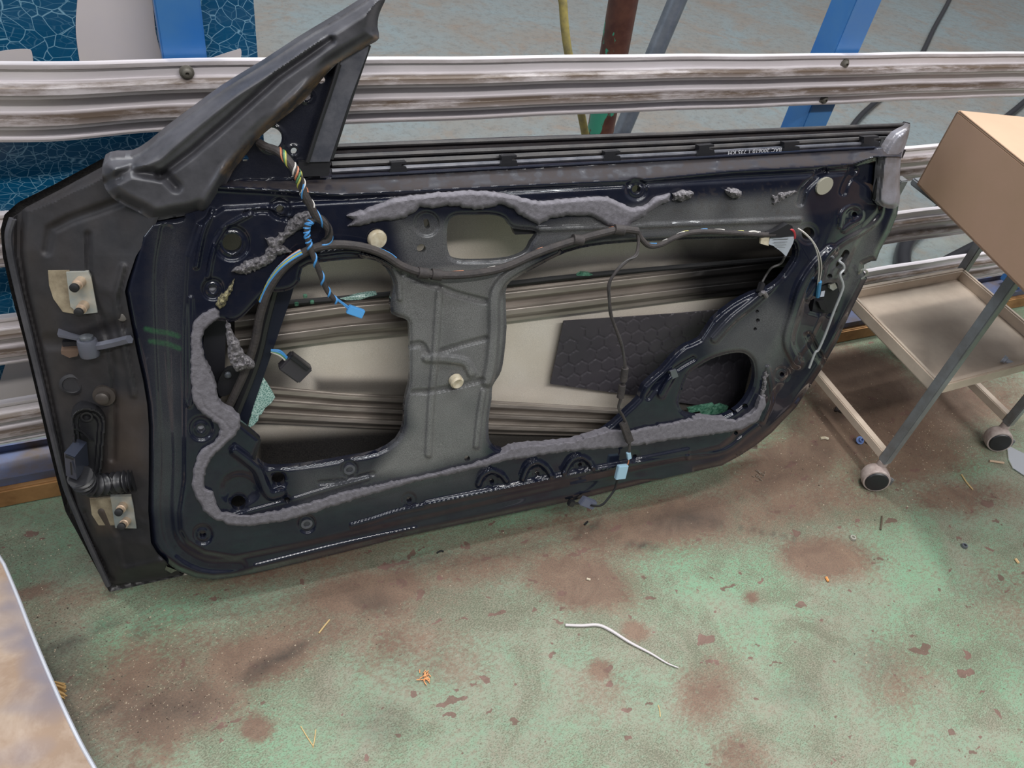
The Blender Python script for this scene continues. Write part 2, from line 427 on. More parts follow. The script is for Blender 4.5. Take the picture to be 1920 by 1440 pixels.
CREAM = mat('cream_primer', (158, 146, 122), .6, 0, .1, 60, .2, 40, (104, 92, 74))
STUD = mat('stud_steel', (186, 164, 142), .4, .5)
STEEL = mat('steel', (120, 124, 130), .32, .7)
GREYM = mat('grey_metal_arm', (92, 94, 104), .45, .3)
WHITEP = mat('off_white_plastic', (206, 198, 178), .5, col2=(168, 152, 122), var=.2, vscale=90)
BLUEP = mat('light_blue_plastic', (84, 156, 214), .4)
PALEB = mat('pale_blue_plastic', (150, 182, 200), .4)
BLUEW = mat('blue_wire', (70, 140, 200), .4); WHITEW = mat('white_wire', (190, 186, 180), .4)
ORANGEW = mat('orange_wire', (176, 112, 80), .4); YELLOWW = mat('yellow_green_wire', (176, 172, 84), .4)
REDW = mat('red_wire', (196, 60, 70), .4); GREENW = mat('green_wire', (80, 130, 90), .4); BLACKW = mat('black_wire', (26, 26, 28), .45)
GREYW = mat('grey_wire', (64, 62, 62), .5)
CHROME = mat('corner_metal', (150, 150, 160), .28, .25, col2=(112, 106, 104), var=.2, vscale=22)
ROD = mat('pale_rod', (168, 170, 172), .4, .2)
PAPER = mat('label_paper', (186, 192, 204), .5)
def glass_shard_mat():
    k = NT('crazed_green_glass'); v = k.n('ShaderNodeTexVoronoi', feature='DISTANCE_TO_EDGE'); v.inputs['Scale'].default_value = 260
    k.L(k.tc.outputs['Object'], v.inputs['Vector'])
    c = k.mix(k.ramp(v.outputs['Distance'], [(.0, 1.), (.14, 0.)]), s2l((112, 150, 142)), s2l((196, 220, 212)))
    return k.out(c, .25)
SHARD = glass_shard_mat()
DKGLASS = mat('dark_green_glass', (40, 84, 66), .12, col2=(96, 140, 118), var=.12, vscale=140)
# ================================================================== FLOOR
def build_floor():
    x = np.concatenate([np.arange(-8, -1.2, .5), np.arange(-1.2, 3.4, .012), np.arange(3.4, 12, .5)])
    y = np.concatenate([np.arange(-3, -.3, .3), np.arange(-.3, 1.6, .012), np.arange(1.6, 12, .4)])
    X, Y = np.meshgrid(x, y); ny, nx = X.shape; P = np.stack([X, Y, np.zeros_like(X)], -1).reshape(-1, 3)
    c = (P-CAM)@R; px = 960-FPX*c[:, 0]/c[:, 2]; py = 720+FPX*c[:, 1]/c[:, 2]
    vis = c[:, 2] < -.1; px = np.where(vis, px, -9999); py = np.where(vis, py, -9999)
    def blobs(L):
        o = np.zeros(len(P))
        for cx, cy, rx, ry, rot, s in L:
            a = math.radians(rot); dx = px-cx; dy = py-cy
            u = (dx*math.cos(a)+dy*math.sin(a))/rx; v = (-dx*math.sin(a)+dy*math.cos(a))/ry
            o = np.maximum(o, s*np.exp(-(u*u+v*v)**1.3))
        return o
    br = blobs([(300, 1290, 240, 110, -14, .62), (620, 1170, 320, 60, -13, .58), (1450, 955, 280, 60, -12, .66), (1650, 800, 220, 90, 0, .85), (900, 1060, 260, 45, -12, .6), (150, 1120, 80, 30, -10, .5), (330, 1330, 150, 70, -12, .85), (480, 1235, 150, 60, -15, .85), (250, 1230, 110, 50, -10, .35), (690, 1110, 150, 45, -10, .95), (760, 1190, 150, 60, -8, .45), (1090, 1090, 120, 60, 15, .95),
                (1260, 975, 190, 50, -12, .9), (1140, 1010, 170, 60, -12, .6), (560, 1060, 260, 26, -12, .55), (1000, 1000, 240, 24, -13, .5),
                (1540, 1045, 90, 45, 5, .85), (1420, 960, 160, 45, -10, .5), (1330, 1290, 60, 80, 20, .65), (1390, 1420, 60, 60, 0, .6), (1680, 1280, 60, 60, 10, .4), (480, 1365, 34, 26, 0, 1.), (1190, 1185, 30, 20, 20, 1.),
                (1125, 1255, 22, 17, 0, 1.), (1410, 1120, 16, 12, 0, 1.), (90, 1140, 90, 60, 0, .4), (250, 1400, 110, 60, 0, .4), (60, 1110, 50, 12, -12, .9), (1500, 860, 170, 60, -20, .8), (1620, 720, 130, 70, 20, .95), (1780, 760, 160, 60, 0, .75), (1450, 900, 160, 50, -15, .75),
                (1690, 860, 160, 60, -10, .7), (1800, 930, 160, 35, 0, .5), (1590, 940, 120, 50, 0, .55), (830, 1240, 90, 50, 0, .3), (440, 1180, 60, 80, 0, .2), (1880, 1130, 90, 120, 0, .25), (1700, 1250, 90, 60, 20, .35), (1130, 1290, 60, 60, 0, .25), (1860, 620, 60, 40, 0, .9)])
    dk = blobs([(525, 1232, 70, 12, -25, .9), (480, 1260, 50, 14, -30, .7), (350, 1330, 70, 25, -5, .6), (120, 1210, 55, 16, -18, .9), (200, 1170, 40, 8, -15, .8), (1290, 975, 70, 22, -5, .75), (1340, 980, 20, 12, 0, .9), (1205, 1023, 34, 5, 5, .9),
                (790, 1050, 70, 10, -10, .6), (700, 1130, 50, 18, 10, .5), (1115, 985, 16, 6, -40, .9), (1090, 998, 14, 5, -40, .8), (60, 1260, 120, 80, 0, .65), (90, 1400, 90, 110, 0, .7), (300, 1330, 120, 50, -10, .4), (60, 1060, 130, 60, 0, .4), (20, 970, 120, 40, 0, .5),  # large left-edge blobs mix dark floor stain with painted-in shadow
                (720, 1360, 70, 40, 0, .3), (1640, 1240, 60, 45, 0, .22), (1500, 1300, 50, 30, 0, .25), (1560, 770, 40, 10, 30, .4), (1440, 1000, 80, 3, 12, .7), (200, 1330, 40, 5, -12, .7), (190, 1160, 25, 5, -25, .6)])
    gr = sm((P[:, 1]-1.10)/.10)
    gr = np.where((P[:, 0] > 1.4) & (P[:, 1] < 1.5), gr*.85, gr)
    br = np.maximum(br, np.where(P[:, 1] < 1.1, 0, 0)); br[~vis] = .3; dk = np.where(P[:, 1] < -.35, .95, dk)  # unseen floor behind the camera blackened to keep green out of door reflections
    idx = np.arange(nx*ny).reshape(ny, nx)
    F = np.stack([idx[:-1, :-1], idx[:-1, 1:], idx[1:, 1:], idx[1:, :-1]], -1).reshape(-1, 4)
    o = link('floor', P, F, FLOOR, None, False, attr=np.stack([br, dk, gr], 1)); o['kind'] = 'structure'
build_floor()
# ================================================================== BARRIER RAILS, POSTS, SILL
RY = 1.103
def build_rail(zt, zb, label, bolts=(), dent=0.):
    hgt = zt-zb
    prof = [(0, .012), (0, 0), (.05, -.001), (.07, .003), (.20, .003), (.225, -.004), (.26, -.009), (.33, -.012), (.39, -.009), (.42, -.003), (.44, .003),
            (.60, .003), (.625, -.004), (.66, -.009), (.73, -.012), (.79, -.009), (.82, -.003), (.84, .003), (.95, .003), (.97, -.001), (1., 0), (1., .012)]
    dustp = [0, .5, .6, .1, .0, .95, 1., .8, .12, .1, .3, .0, .95, 1., .8, .12, .1, .3, .0, .6, .2, 0]
    edgep = [0, 1, .8, .2, .1, .3, .3, .6, 1, 1, .6, .1, .3, .3, .6, 1, 1, .6, .1, .7, .7, 0]
    xs = np.arange(-.9, 3.6, .02); V = []; A = []
    for x in xs:
        wob = .0015*math.sin(x*9+zt*40)+.001*math.sin(x*23)
        dz = -dent*math.exp(-((x+.06)/.13)**2); dy = dent*1.6*math.exp(-((x+.02)/.09)**2)
        for (t, d), q, e_ in zip(prof, dustp, edgep):
            V.append((x, RY+d+wob+dy*t, zt-hgt*t+dz*(.2+.8*t))); A.append((q, e_, 0))
    n = len(prof); F = [(i*n+k, (i+1)*n+k, (i+1)*n+k+1, i*n+k+1) for i in range(len(xs)-1) for k in range(n-1)]
    # back skin 1.5 mm behind
    V = np.array(V); nb = len(V); V2 = V+np.array([0, .0018, -.0012]); F2 = [tuple(i+nb for i in f[::-1]) for f in F]
    E_ = []
    for i in range(len(xs)-1):
        E_.append((i*n, i*n+nb, (i+1)*n+nb, (i+1)*n)); E_.append((i*n+n-1, (i+1)*n+n-1, (i+1)*n+n-1+nb, i*n+n-1+nb))
    A = np.array(A)
    cx = float(xs.mean()); o = np.array([0, 0, 0])
    r = link('barrier_rail', np.vstack([V, V2]), F+F2+E_, RAILM, None, True, 24, attr=np.vstack([A, A]))
    tag(r, label, 'rail', 'ribbed rails of the barrier')
    for (bx, by) in bolts:
        p = PY(bx, by, RY+.002); mb = MB()
        mb.lathe([(.0095, 0), (.0095, .002), (.0065, .003), (.0062, .0065), (.004, .008), (.0025, .008), (.0025, .005)], p, (0, -1, 0), 20)
        mb.build('bolt', mat('rail_bolt', (112, 108, 100), .5, .4), r)
    return r
kk = H/1.55
build_rail(1.000*kk, .881*kk, 'uppermost ribbed white rail, dented at its left end behind the door pillar', [(350, 135), (1583, 119), (1544, 186)], .012)
build_rail(.742*kk, .638*kk, 'second ribbed white rail from the top, ducking behind the cardboard box')
build_rail(.524*kk, .414*kk, 'third ribbed white rail from the top, showing right of the car door')
build_rail(.312*kk, .203*kk, 'lowest ribbed white rail, just above the timber sill')
BLUEPAINT = mat('blue_steel_paint', (50, 112, 182), .36, 0, .06, 50, .2, 9, (72, 124, 176))
def box_obj(name, c, size, m, parent=None, bev=.002, rot=None):
    return MB().box(c, size, rot, 0, bev).build(name, m, parent)
def rotz(a): c, s = math.cos(a), math.sin(a); return np.array([[c, -s, 0], [s, c, 0], [0, 0, 1]])
p_ = box_obj('barrier_post', (.067, RY+.048, .64), (.056, .05, 1.15), BLUEPAINT); tag(p_, 'blue square steel post in front of the cracked blue signboard', 'post', 'blue barrier posts')
p_ = box_obj('barrier_post', (1.26, RY+.052, .64), (.064, .06, 1.15), BLUEPAINT); tag(p_, 'blue square steel post above the right half of the car door', 'post', 'blue barrier posts')
p_ = box_obj('barrier_post', (2.425, RY+.052, .64), (.06, .06, 1.15), BLUEPAINT); tag(p_, 'blue square steel post standing behind the trolley tray', 'post', 'blue barrier posts')
WOOD = mat('weathered_timber', (170, 128, 82), .7, 0, .4, 30, .2, 14, (120, 84, 48))
sill = box_obj('timber_sill', (1.3, RY+.052, .022), (4.8, .10, .044), WOOD, bev=.003); tag(sill, 'long weathered timber plank on the floor under the barrier', 'timber plank')
mb = MB(); mb.box((1.3, RY+.056, .0465), (4.8, .085, .004)); mb.box((1.3, RY+.0145, .055), (4.8, .004, .018)); mb.box((1.3, RY+.0965, .055), (4.8, .004, .018))
CHAN = mat('dirty_blue_channel', (84, 106, 150), .5, .2, .1, 40, .12, 5, (96, 84, 76))
o = mb.build('floor_channel', CHAN); tag(o, 'dirty blue steel channel lying along the timber plank, posts stand in it', 'steel channel')
# signboard
def board_mat():
    k = NT('crackled_blue_vinyl')
    def crack(scale, rot, wd, sx):
        v = k.n('ShaderNodeTexVoronoi', feature='DISTANCE_TO_EDGE'); v.inputs['Scale'].default_value = scale
        wn = k.n('ShaderNodeTexNoise'); wn.inputs['Scale'].default_value = 9; mp = k.mapv(sx, rot); k.L(mp, wn.inputs['Vector'])
        ad = k.n('ShaderNodeVectorMath', operation='MULTIPLY_ADD'); k.L(wn.outputs['Color'], ad.inputs[0]); ad.inputs[1].default_value = (.06, .06, .06); k.L(mp, ad.inputs[2])
        k.L(ad.outputs[0], v.inputs['Vector']); return k.ramp(v.outputs['Distance'], [(0., 1.), (wd, 0.)])
    m1 = crack(50, (0, .1, 0), .03, (1, 0, 1.2)); m2 = crack(75, (0, 0, 0), .035, (.7, 0, 1.6))
    sel = k.ramp(k.noise(5, 3), [(.42, 0.), (.6, 1.)])
    cr = k.math('MAXIMUM', k.math('MULTIPLY', m1, .8), k.math('MULTIPLY', m2, k.math('MULTIPLY', sel, .7)))
    c = k.mix(k.ramp(k.noise(3, 3), [(.3, 0.), (.7, 1.)]), s2l((8, 88, 126)), s2l((3, 64, 98)))
    c = k.mix(cr, c, s2l((150, 196, 216))); return k.out(c, .3)
sb = empty('signboard', (0, 1.19, .2)); tag(sb, 'cracked blue signboard with large cropped white shapes behind the rails', 'signboard')
def pb(px, py): q = PY(px, py, 1.19-.0); return q
rx = float(PY(480, 60, 1.19)[0])
box_obj('panel', ((rx-1.3)/2, .0035, .42), (rx+1.3, .006, .92), board_mat(), sb, .001)
WV = mat('white_vinyl', (214, 204, 196), .45, 0, 0, 10, .25, 3, (196, 190, 196))
def vinyl(pts, smooth=True):
    pl = smooth_poly(pts, 4) if smooth else np.array(pts, float)
    P = PY(pl[:, 0], pl[:, 1], 1.1895); P = P-np.array([0, 1.19, .2])
    MB().prism(P, (0, -.0008, 0)).build('lettering', WV, sb, False)
vinyl([(150, -60), (145, 0), (142, 50), (147, 100), (158, 150), (185, 190), (230, 205), (275, 190), (300, 150), (303, 110), (292, 60), (285, 0), (270, -60)])
vinyl([(-60, 110), (-10, 98), (20, 93), (52, 92), (60, 99), (63, 130), (60, 160), (-60, 170)])
vinyl([(360, 121), (400, 107), (440, 94), (452, 93), (451, 120), (450, 160), (380, 165)])
P = [(33, 612), (75, 612), (90, 800), (-40, 800), (-5, 730)]
vinyl(P, False)
# ================================================================== THE DOOR
door = empty('car_door', tuple(DA))
dm4 = Matrix.Identity(4)
for i in range(3):
    for j, ax in enumerate((DU, DV, DN)): dm4[i][j] = ax[i]
    dm4[i][3] = DA[i]
door.matrix_world = dm4
tag(door, 'stripped black coupe door shell leaning on the barrier, inner side showing', 'car door')
WP = .10
PANEL = [(372, 395), (330, 408), (283, 412), (262, 440), (237, 527), (233, 547), (240, 585), (247, 620), (256, 665), (267, 713), (275, 760), (278, 800), (278, 880), (277, 960), (283, 1020), (292, 1036), (308, 1052), (333, 1070), (367, 1083), (400, 1087), (433, 1083),
         (500, 1070), (633, 1038), (773, 1002), (973, 960), (1063, 941), (1273, 890), (1353, 873), (1390, 853), (1420, 833), (1447, 811), (1493, 763), (1540, 693), (1570, 640), (1597, 580), (1625, 523), (1619, 510), (1620, 496), (1633, 490), (1643, 489), (1650, 470), (1670, 433), (1682, 403),
         (1685, 383), (1687, 333), (1689, 293), (1695, 268), (1703, 250), (1706, 232), (1640, 235), (1280, 249), (960, 259), (640, 272), (618, 275), (618, 330), (560, 332), (500, 333), (440, 338), (410, 352)]
# big openings
H1 = smooth_poly([(567, 503), (600, 492), (683, 485), (713, 494), (728, 510), (738, 535), (733, 560), (734, 588), (757, 597), (767, 608), (768, 650), (768, 713), (763, 737), (758, 763), (757, 797), (743, 827), (707, 849), (660, 858), (600, 869), (540, 876), (503, 876), (488, 867), (477, 858),
      (486, 835), (489, 824), (468, 806), (445, 787), (425, 772), (407, 755), (403, 720), (392, 692), (383, 660), (380, 632), (386, 612), (402, 600), (430, 604), (453, 596), (476, 572), (500, 548), (520, 548), (545, 543), (562, 528)], 2)
H2 = smooth_poly([(1022, 492), (985, 512), (958, 527), (948, 548), (950, 613), (945, 667), (940, 695), (932, 710), (923, 725), (922, 747), (917, 780), (916, 813), (922, 832), (945, 844), (1007, 838), (1073, 828), (1115, 815), (1147, 795), (1173, 770), (1198, 746), (1207, 722), (1240, 693), (1262, 668), (1285, 648), (1313, 636),
      (1337, 600), (1373, 570), (1410, 550), (1440, 540), (1462, 524), (1480, 500), (1491, 480), (1490, 458), (1470, 449), (1427, 447), (1280, 450), (1173, 455), (1107, 462), (1060, 474)], 2)
H3 = smooth_poly([(840, 470), (838, 433), (843, 412), (857, 404), (890, 403), (923, 403), (945, 410), (962, 428), (1006, 434), (996, 455), (985, 473), (955, 485), (905, 489), (855, 487)], 3)
H4 = smooth_poly([(1280, 728), (1290, 703), (1305, 690), (1332, 674), (1362, 664), (1388, 661), (1403, 667), (1413, 681), (1415, 707), (1408, 732), (1392, 757), (1370, 774), (1345, 782), (1300, 778), (1280, 770), (1273, 752)], 3)
H5 = [(1518, 583), (1516, 572), (1520, 563), (1533, 556), (1538, 535), (1552, 530), (1570, 530), (1573, 547), (1562, 567), (1554, 587), (1536, 588)]
def slot(x1, y1, x2, y2, r, n=7):
    a = math.atan2(y2-y1, x2-x1); P = []
    for k in range(n): t = a+math.pi/2+math.pi*k/(n-1); P.append((x1+r*math.cos(t), y1+r*math.sin(t)))
    for k in range(n): t = a-math.pi/2+math.pi*k/(n-1); P.append((x2+r*math.cos(t), y2+r*math.sin(t)))
    return P
SM = [(525, 392, 7, 10), (435, 456, 18, 12), (522, 898, 13, 2), (447, 943, 14, 2), (538, 938, 6, 2), (399, 542, 7, 10), (377, 803, 7, 12), (380, 1002, 6, 9), (575, 982, 5.5, 8), (767, 937, 5, 5), (655, 880, 5.5, 8), (922, 902, 4.5, 4), (1007, 888, 4.5, 4), (1087, 871, 4, 5),
      (1190, 856, 4, 3), (1380, 812, 4, 3), (876, 860, 5.5, 0), (790, 466, 8.5, 0), (1193, 355, 8, 9), (1420, 584, 3.5, 0), (1421, 601, 4, 0), (1416, 617, 3.5, 0), (1556, 518, 5, 0), (1466, 702, 4.5, 6), (1397, 762, 5.5, 0), (1378, 774, 4.5, 0), (1515, 438, 12, 4), (1602, 402, 5, 5), (1581, 514, 3, 3)]
holes = [H1, H2, H3, H4, H5, slot(1573, 498, 1587, 474, 6), slot(799, 415, 801, 424, 5)]+[circ(x, y, r) for x, y, r, c in SM]
L1 = [(560, 336), (640, 332), (1280, 298), (1580, 280), (1640, 277)]
L2 = [(415, 352), (520, 358), (640, 367), (1000, 349), (1180, 341), (1280, 332), (1373, 323), (1500, 317), (1600, 310), (1640, 296)]
LT = [(560, 276), (640, 272), (1280, 249), (1706, 232)]
def yat(pl, X): p = np.array(pl, float); return np.interp(X, p[:, 0], p[:, 1])
INNER = [(372, 420), (352, 480), (346, 600), (345, 900), (336, 960), (338, 993), (352, 1017), (383, 1036), (440, 1046), (560, 1022), (800, 968), (1060, 908), (1280, 858), (1350, 840), (1405, 795), (1460, 725), (1520, 640), (1560, 560), (1600, 470), (1625, 420), (1648, 395), (1649, 370), (1630, 348), (1600, 335), (1600, 325), (600, 380), (420, 390)]
def rg(X, Y, pl, hw, h, flat=.35):
    pl = np.asarray(pl, float); m = (X > pl[:, 0].min()-hw) & (X < pl[:, 0].max()+hw) & (Y > pl[:, 1].min()-hw) & (Y < pl[:, 1].max()+hw)
    o = np.zeros(X.shape)
    if m.any():
        d, _, _ = pl_dist(pl, X[m], Y[m]); o[m] = h*sm((1-d/hw)/(1-flat))
    return o
RIDGES = [  # polyline, half width px, height m
    ([(824, 545), (820, 600), (815, 680), (808, 760), (803, 852)], 9, .006), ([(1040, 470), (1010, 484), (975, 503), (940, 530), (927, 560), (926, 620), (921, 680), (914, 715)], 14, .010), ([(906, 735), (899, 780), (893, 836)], 8, .006),
    ([(756, 512), (790, 527), (822, 538)], 8, -.006), ([(828, 540), (860, 552), (908, 564)], 8, -.006), ([(768, 648), (790, 646), (800, 662)], 8, -.006), ([(828, 658), (870, 645), (912, 634)], 5, -.005),
    ([(800, 672), (840, 674), (872, 680), (884, 700)], 11, .007), ([(775, 735), (810, 733), (850, 725), (905, 712)], 6, -.005),
    ([(441, 846), (462, 862), (484, 882), (496, 912), (508, 928), (528, 924)], 12, .010), ([(440, 968), (538, 941), (600, 922), (690, 896)], 4, .003),
    ([(1340, 636), (1375, 598), (1420, 562), (1462, 520)], 10, .006), ([(1495, 680), (1478, 640), (1490, 590), (1505, 540), (1530, 500), (1560, 470)], 14, .010), ([(1560, 700), (1530, 660), (1515, 630)], 10, -.008),
    ([(1655, 370), (1650, 405), (1622, 432), (1580, 455), (1552, 482), (1540, 520), (1515, 560)], 6, .005),
    ([(1575, 425), (1580, 400), (1596, 388), (1612, 392), (1614, 408), (1598, 420), (1582, 432)], 5, .005),
    ([(800, 944), (973, 908), (1057, 890), (1153, 872), (1290, 845)], 5, .003), ([(660, 986), (700, 975), (773, 954), (1010, 906), (1140, 880), (1290, 856)], 5, .004), ([(1290, 858), (1360, 845), (1400, 815), (1420, 800)], 6, .004),
    ([(480, 1062), (640, 1022), (780, 992)], 4, .003),
    ([(897, 908), (905, 892), (922, 883), (940, 890), (950, 902)], 6, .008), ([(980, 898), (990, 876), (1008, 867), (1024, 876), (1034, 892)], 6, .009), ([(1058, 886), (1072, 864), (1090, 858), (1104, 864), (1112, 876)], 6, .009),
    ([(600, 905), (650, 900), (700, 888)], 6, -.003), ([(460, 400), (500, 396), (540, 412), (580, 410)], 5, -.004), ([(390, 520), (400, 470), (420, 430), (470, 400)], 6, .005), ([(398, 395), (380, 440), (368, 500)], 5, .006),
    ([(1240, 740), (1252, 718), (1262, 700)], 10, .008), ([(1215, 745), (1235, 720), (1270, 690), (1300, 672)], 6, -.004), ([(1440, 690), (1448, 740), (1430, 790)], 6, .005),
    ([(1010, 430), (1200, 424), (1500, 412)], 4, .004), ([(680, 478), (745, 500), (760, 515)], 6, .004), ([(600, 476), (660, 470), (720, 486), (746, 520), (750, 560)], 7, .005),
    ([(355, 760), (360, 720), (358, 560)], 6, .003), ([(1545, 320), (1510, 352), (1500, 380)], 9, -.005), ([(1600, 318), (1585, 345), (1580, 360)], 10, -.006),
    ([(312, 430), (300, 520), (306, 700), (314, 850), (312, 960), (326, 1022), (380, 1058), (450, 1062)], 16, -.004)]
RIDGES_S = [(np.vstack([spline(p, 1., 4)[0]]) if len(p) > 2 else p, max(hw, 6.5), h) for p, hw, h in RIDGES]
def panel_w(X, Y, s):
    W = np.full(X.shape, WP)
    y1 = yat(L1, X); y2 = yat(L2, X); yt = yat(LT, X)
    # ledge under the belt, belt slot, outer lip
    t = (Y-y1)/(y2-y1); led = .078+.022*sm(t)
    W = np.where((Y < y2), led, W)
    tb = np.clip((Y-yt)/(y1-yt), 0, 1)
    belt = np.interp(tb, [0, .10, .14, .30, .34, .46, .50, .62, .66, .90, 1.], [.022, .022, .016, .020, .034, .036, .030, .052, .046, .064, .078])
    W = np.where(Y < y1, belt, W)
    below = Y >= y2
    W += np.where(below, .006*np.exp(-((Y-y2)/5)**2), 0)
    si, _, _ = sdf(INNER, X, Y)
    W += np.where(below, -.007*sm((6-si)/12), 0)
    for pl, hw, h in RIDGES_S: W += np.where(below, rg(X, Y, pl, hw, h), 0)
    for x, y, r, c in SM:
        if not c: continue
        d = np.hypot(X-x, Y-y); W += np.where(d < r+c+6, -.004*sm((r+c+6-d)/6), 0)+.002*np.exp(-((d-r-3)/2.5)**2)
    d = np.hypot(X-800, Y-420); W += np.where(d < 26, -.004*sm((26-d)/6), 0)
    # rolled lips at openings
    for hh, amt in ((H1, .005), (H2, .007), (H3, .004), (H4, .006), (H5, .003)):
        q, _, _ = sdf(hh, X, Y, 14); W -= np.where(q > -10, amt*sm((10+q)/10)**2, 0)
    # roll-off toward the outer edge
    so, _, _ = sdf(PANEL, X, Y)
    m = below & ((X > 1300) | (Y > 900) | (X < 345))
    W -= np.where(m, .012*sm((14-so)/14)**2, 0)
    # right end falls back towards the outer skin, upper right shoulder
    W -= np.where(below, .035*sm((X-(1560+ (Y-320)*-.12 - np.clip(Y-420,0,600)*.35))/110), 0)
    # hollow in the left lower lobe and mirror corner
    W -= np.where(below, .008*sm((40-np.hypot((X-450)/1.1, (Y-915)/.9))/20), 0)
    W += .0006*(vnoise(X, Y, 60, 3)-.5)
    return W
def soft(pl, X, Y, b): s, _, _ = sdf(pl, X, Y, b+5); return sm((s+b)/(2*b))
def panel_a(X, Y, s):
    mist = np.maximum.reduce([soft([(735, 505), (1000, 480), (960, 560), (940, 700), (900, 850), (760, 890), (700, 890), (770, 800)], X, Y, 22)*.95,
        soft([(740, 410), (1010, 425), (980, 500), (760, 510)], X, Y, 20)*.55, soft([(1000, 425), (1240, 380), (1500, 360), (1520, 440), (1100, 450), (1000, 470)], X, Y, 16)*.62,
        soft([(1330, 640), (1440, 560), (1500, 600), (1450, 700), (1340, 660)], X, Y, 25)*.45, soft([(1540, 530), (1600, 430), (1645, 415), (1648, 470), (1600, 560)], X, Y, 12)*.45,
        soft([(560, 880), (900, 870), (880, 905), (560, 960)], X, Y, 25)*.25, soft([(285, 430), (345, 420), (335, 960), (285, 950)], X, Y, 24)*.15])
    mist = mist*(.8+.4*vnoise(X, Y, 40, 5))
    y1 = yat(L1, X); y2 = yat(L2, X)
    n = vnoise(X, Y, 14, 8)*.6+vnoise(X*.6, Y*1.4, 9, 9)*.4
    led = np.where((Y > y1+3) & (Y < y2-4), .50+.50*sm((n-.34)*7), 0)
    belt = np.where(Y < y1, .30+.3*vnoise(X*.4, Y*4, 9, 2), 0)
    belt = np.where((Y < yat(LT, X)+15) & (Y > yat(LT, X)+3), .95, belt)
    low = .05*vnoise(X, Y, 50, 4)+.08*sm((vnoise(X, Y, 12, 6)-.5)*4)
    dust = np.maximum(np.maximum(led, belt), low)
    sc = soft([(1240, 360), (1480, 340), (1500, 420), (1250, 400)], X, Y, 12)*sm((vnoise(X, Y, 5, 11)-.6)*5)*.5
    dust = np.maximum(dust, sc)
    g = np.zeros(X.shape)
    for pl in ([(274, 617), (296, 622), (316, 624), (334, 630)], [(282, 640), (300, 642), (316, 645), (336, 653)]):
        d, _, _ = pl_dist(pl, X, Y); g = np.maximum(g, .45*sm((7-d)/5)*(.3+.7*vnoise(X, Y, 3, 2)))
    bw = np.maximum(0, 0)
    return np.stack([np.clip(mist, 0, 1), np.clip(dust, 0, 1), g], 1)
def panel_ws(X, Y, s): return sum(panel_w(X+a, Y+b, s) for a, b in ((0, 0), (1.5, 0), (-1.5, 0), (0, 1.5), (0, -1.5)))/5
relief('inner_panel', PANEL, panel_ws, PAINT, door, holes, 1.8, .010, afun=panel_a)
# ---- outer skin
SKINP = [(205, 1110), (176, 1057), (147, 1003), (123, 960), (106, 897), (90, 833), (70, 745), (47, 647), (20, 547), (5, 480), (1, 430), (8, 403), (33, 380), (100, 347), (193, 297), (250, 296), (330, 300), (440, 300), (640, 290), (1280, 262), (1690, 243), (1682, 330), (1650, 420), (1600, 520), (1555, 620), (1500, 715), (1440, 790), (1380, 830), (1330, 850), (1200, 880), (900, 955)]
def skin_w(X, Y, s):
    c = np.sin(np.clip((X-0)/1650, 0, 1)*math.pi)*np.sin(np.clip((Y-260)/700, 0, 1)*math.pi)
    W = -.012*c
    so = s
    W = W + .006*sm((8-so)/8)*((X < 345) & (so < 8))
    return W
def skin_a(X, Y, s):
    d = np.zeros(X.shape)  # dark blobs mix black overspray with painted-in shade inside the shell
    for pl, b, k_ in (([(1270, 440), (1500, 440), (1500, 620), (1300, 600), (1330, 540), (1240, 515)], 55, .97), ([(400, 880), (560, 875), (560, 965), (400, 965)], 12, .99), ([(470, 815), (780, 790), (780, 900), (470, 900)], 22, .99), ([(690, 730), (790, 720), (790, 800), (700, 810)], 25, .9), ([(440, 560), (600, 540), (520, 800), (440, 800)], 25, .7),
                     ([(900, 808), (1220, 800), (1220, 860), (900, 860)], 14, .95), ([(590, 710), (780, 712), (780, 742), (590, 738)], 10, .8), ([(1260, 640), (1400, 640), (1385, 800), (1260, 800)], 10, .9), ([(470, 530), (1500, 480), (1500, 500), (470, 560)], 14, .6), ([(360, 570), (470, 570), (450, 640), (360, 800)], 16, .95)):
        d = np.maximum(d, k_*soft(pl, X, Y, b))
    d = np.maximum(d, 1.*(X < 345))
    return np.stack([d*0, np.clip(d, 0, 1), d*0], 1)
BLACKPAINT = mat('outer_black_paint', (14, 15, 22), .12, coat=.8)
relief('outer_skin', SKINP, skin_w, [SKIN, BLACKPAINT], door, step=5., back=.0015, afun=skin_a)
# ---- bottom and rear return closing the shell
i0 = PANEL.index((333, 1070)); i1 = PANEL.index((1706, 232))
seg = np.array(PANEL[i0:i1+1], float)
ww = panel_w(seg[:, 0], seg[:, 1], np.zeros(len(seg)))
P1 = D(seg[:, 0], seg[:, 1], ww-.008); P2 = P1.copy(); P2[:, 2] = -.002
bot = P1[:, 0] < 1.2
P2[:, 1] = np.where(bot, np.maximum(.004, P1[:, 1]-.075), P1[:, 1]-.075*np.clip((1.45-P1[:, 0])/.25, 0, 1))
P1 = np.vstack([D1(312, 1062, WP-.02), P1]); P2 = np.vstack([[P1[0][0]-.02, .004, -.002], P2])
n = len(P1); F = [(i, i+1, n+i+1, n+i) for i in range(n-1)]
V = np.vstack([P1, P2]); off = np.array([0, .0015, 0]); V2 = np.vstack([V, V+off]); F = F+[tuple(j+2*n for j in f[::-1]) for f in F]
link('edge_return', V2, F, BLACKPAINT, door, False)
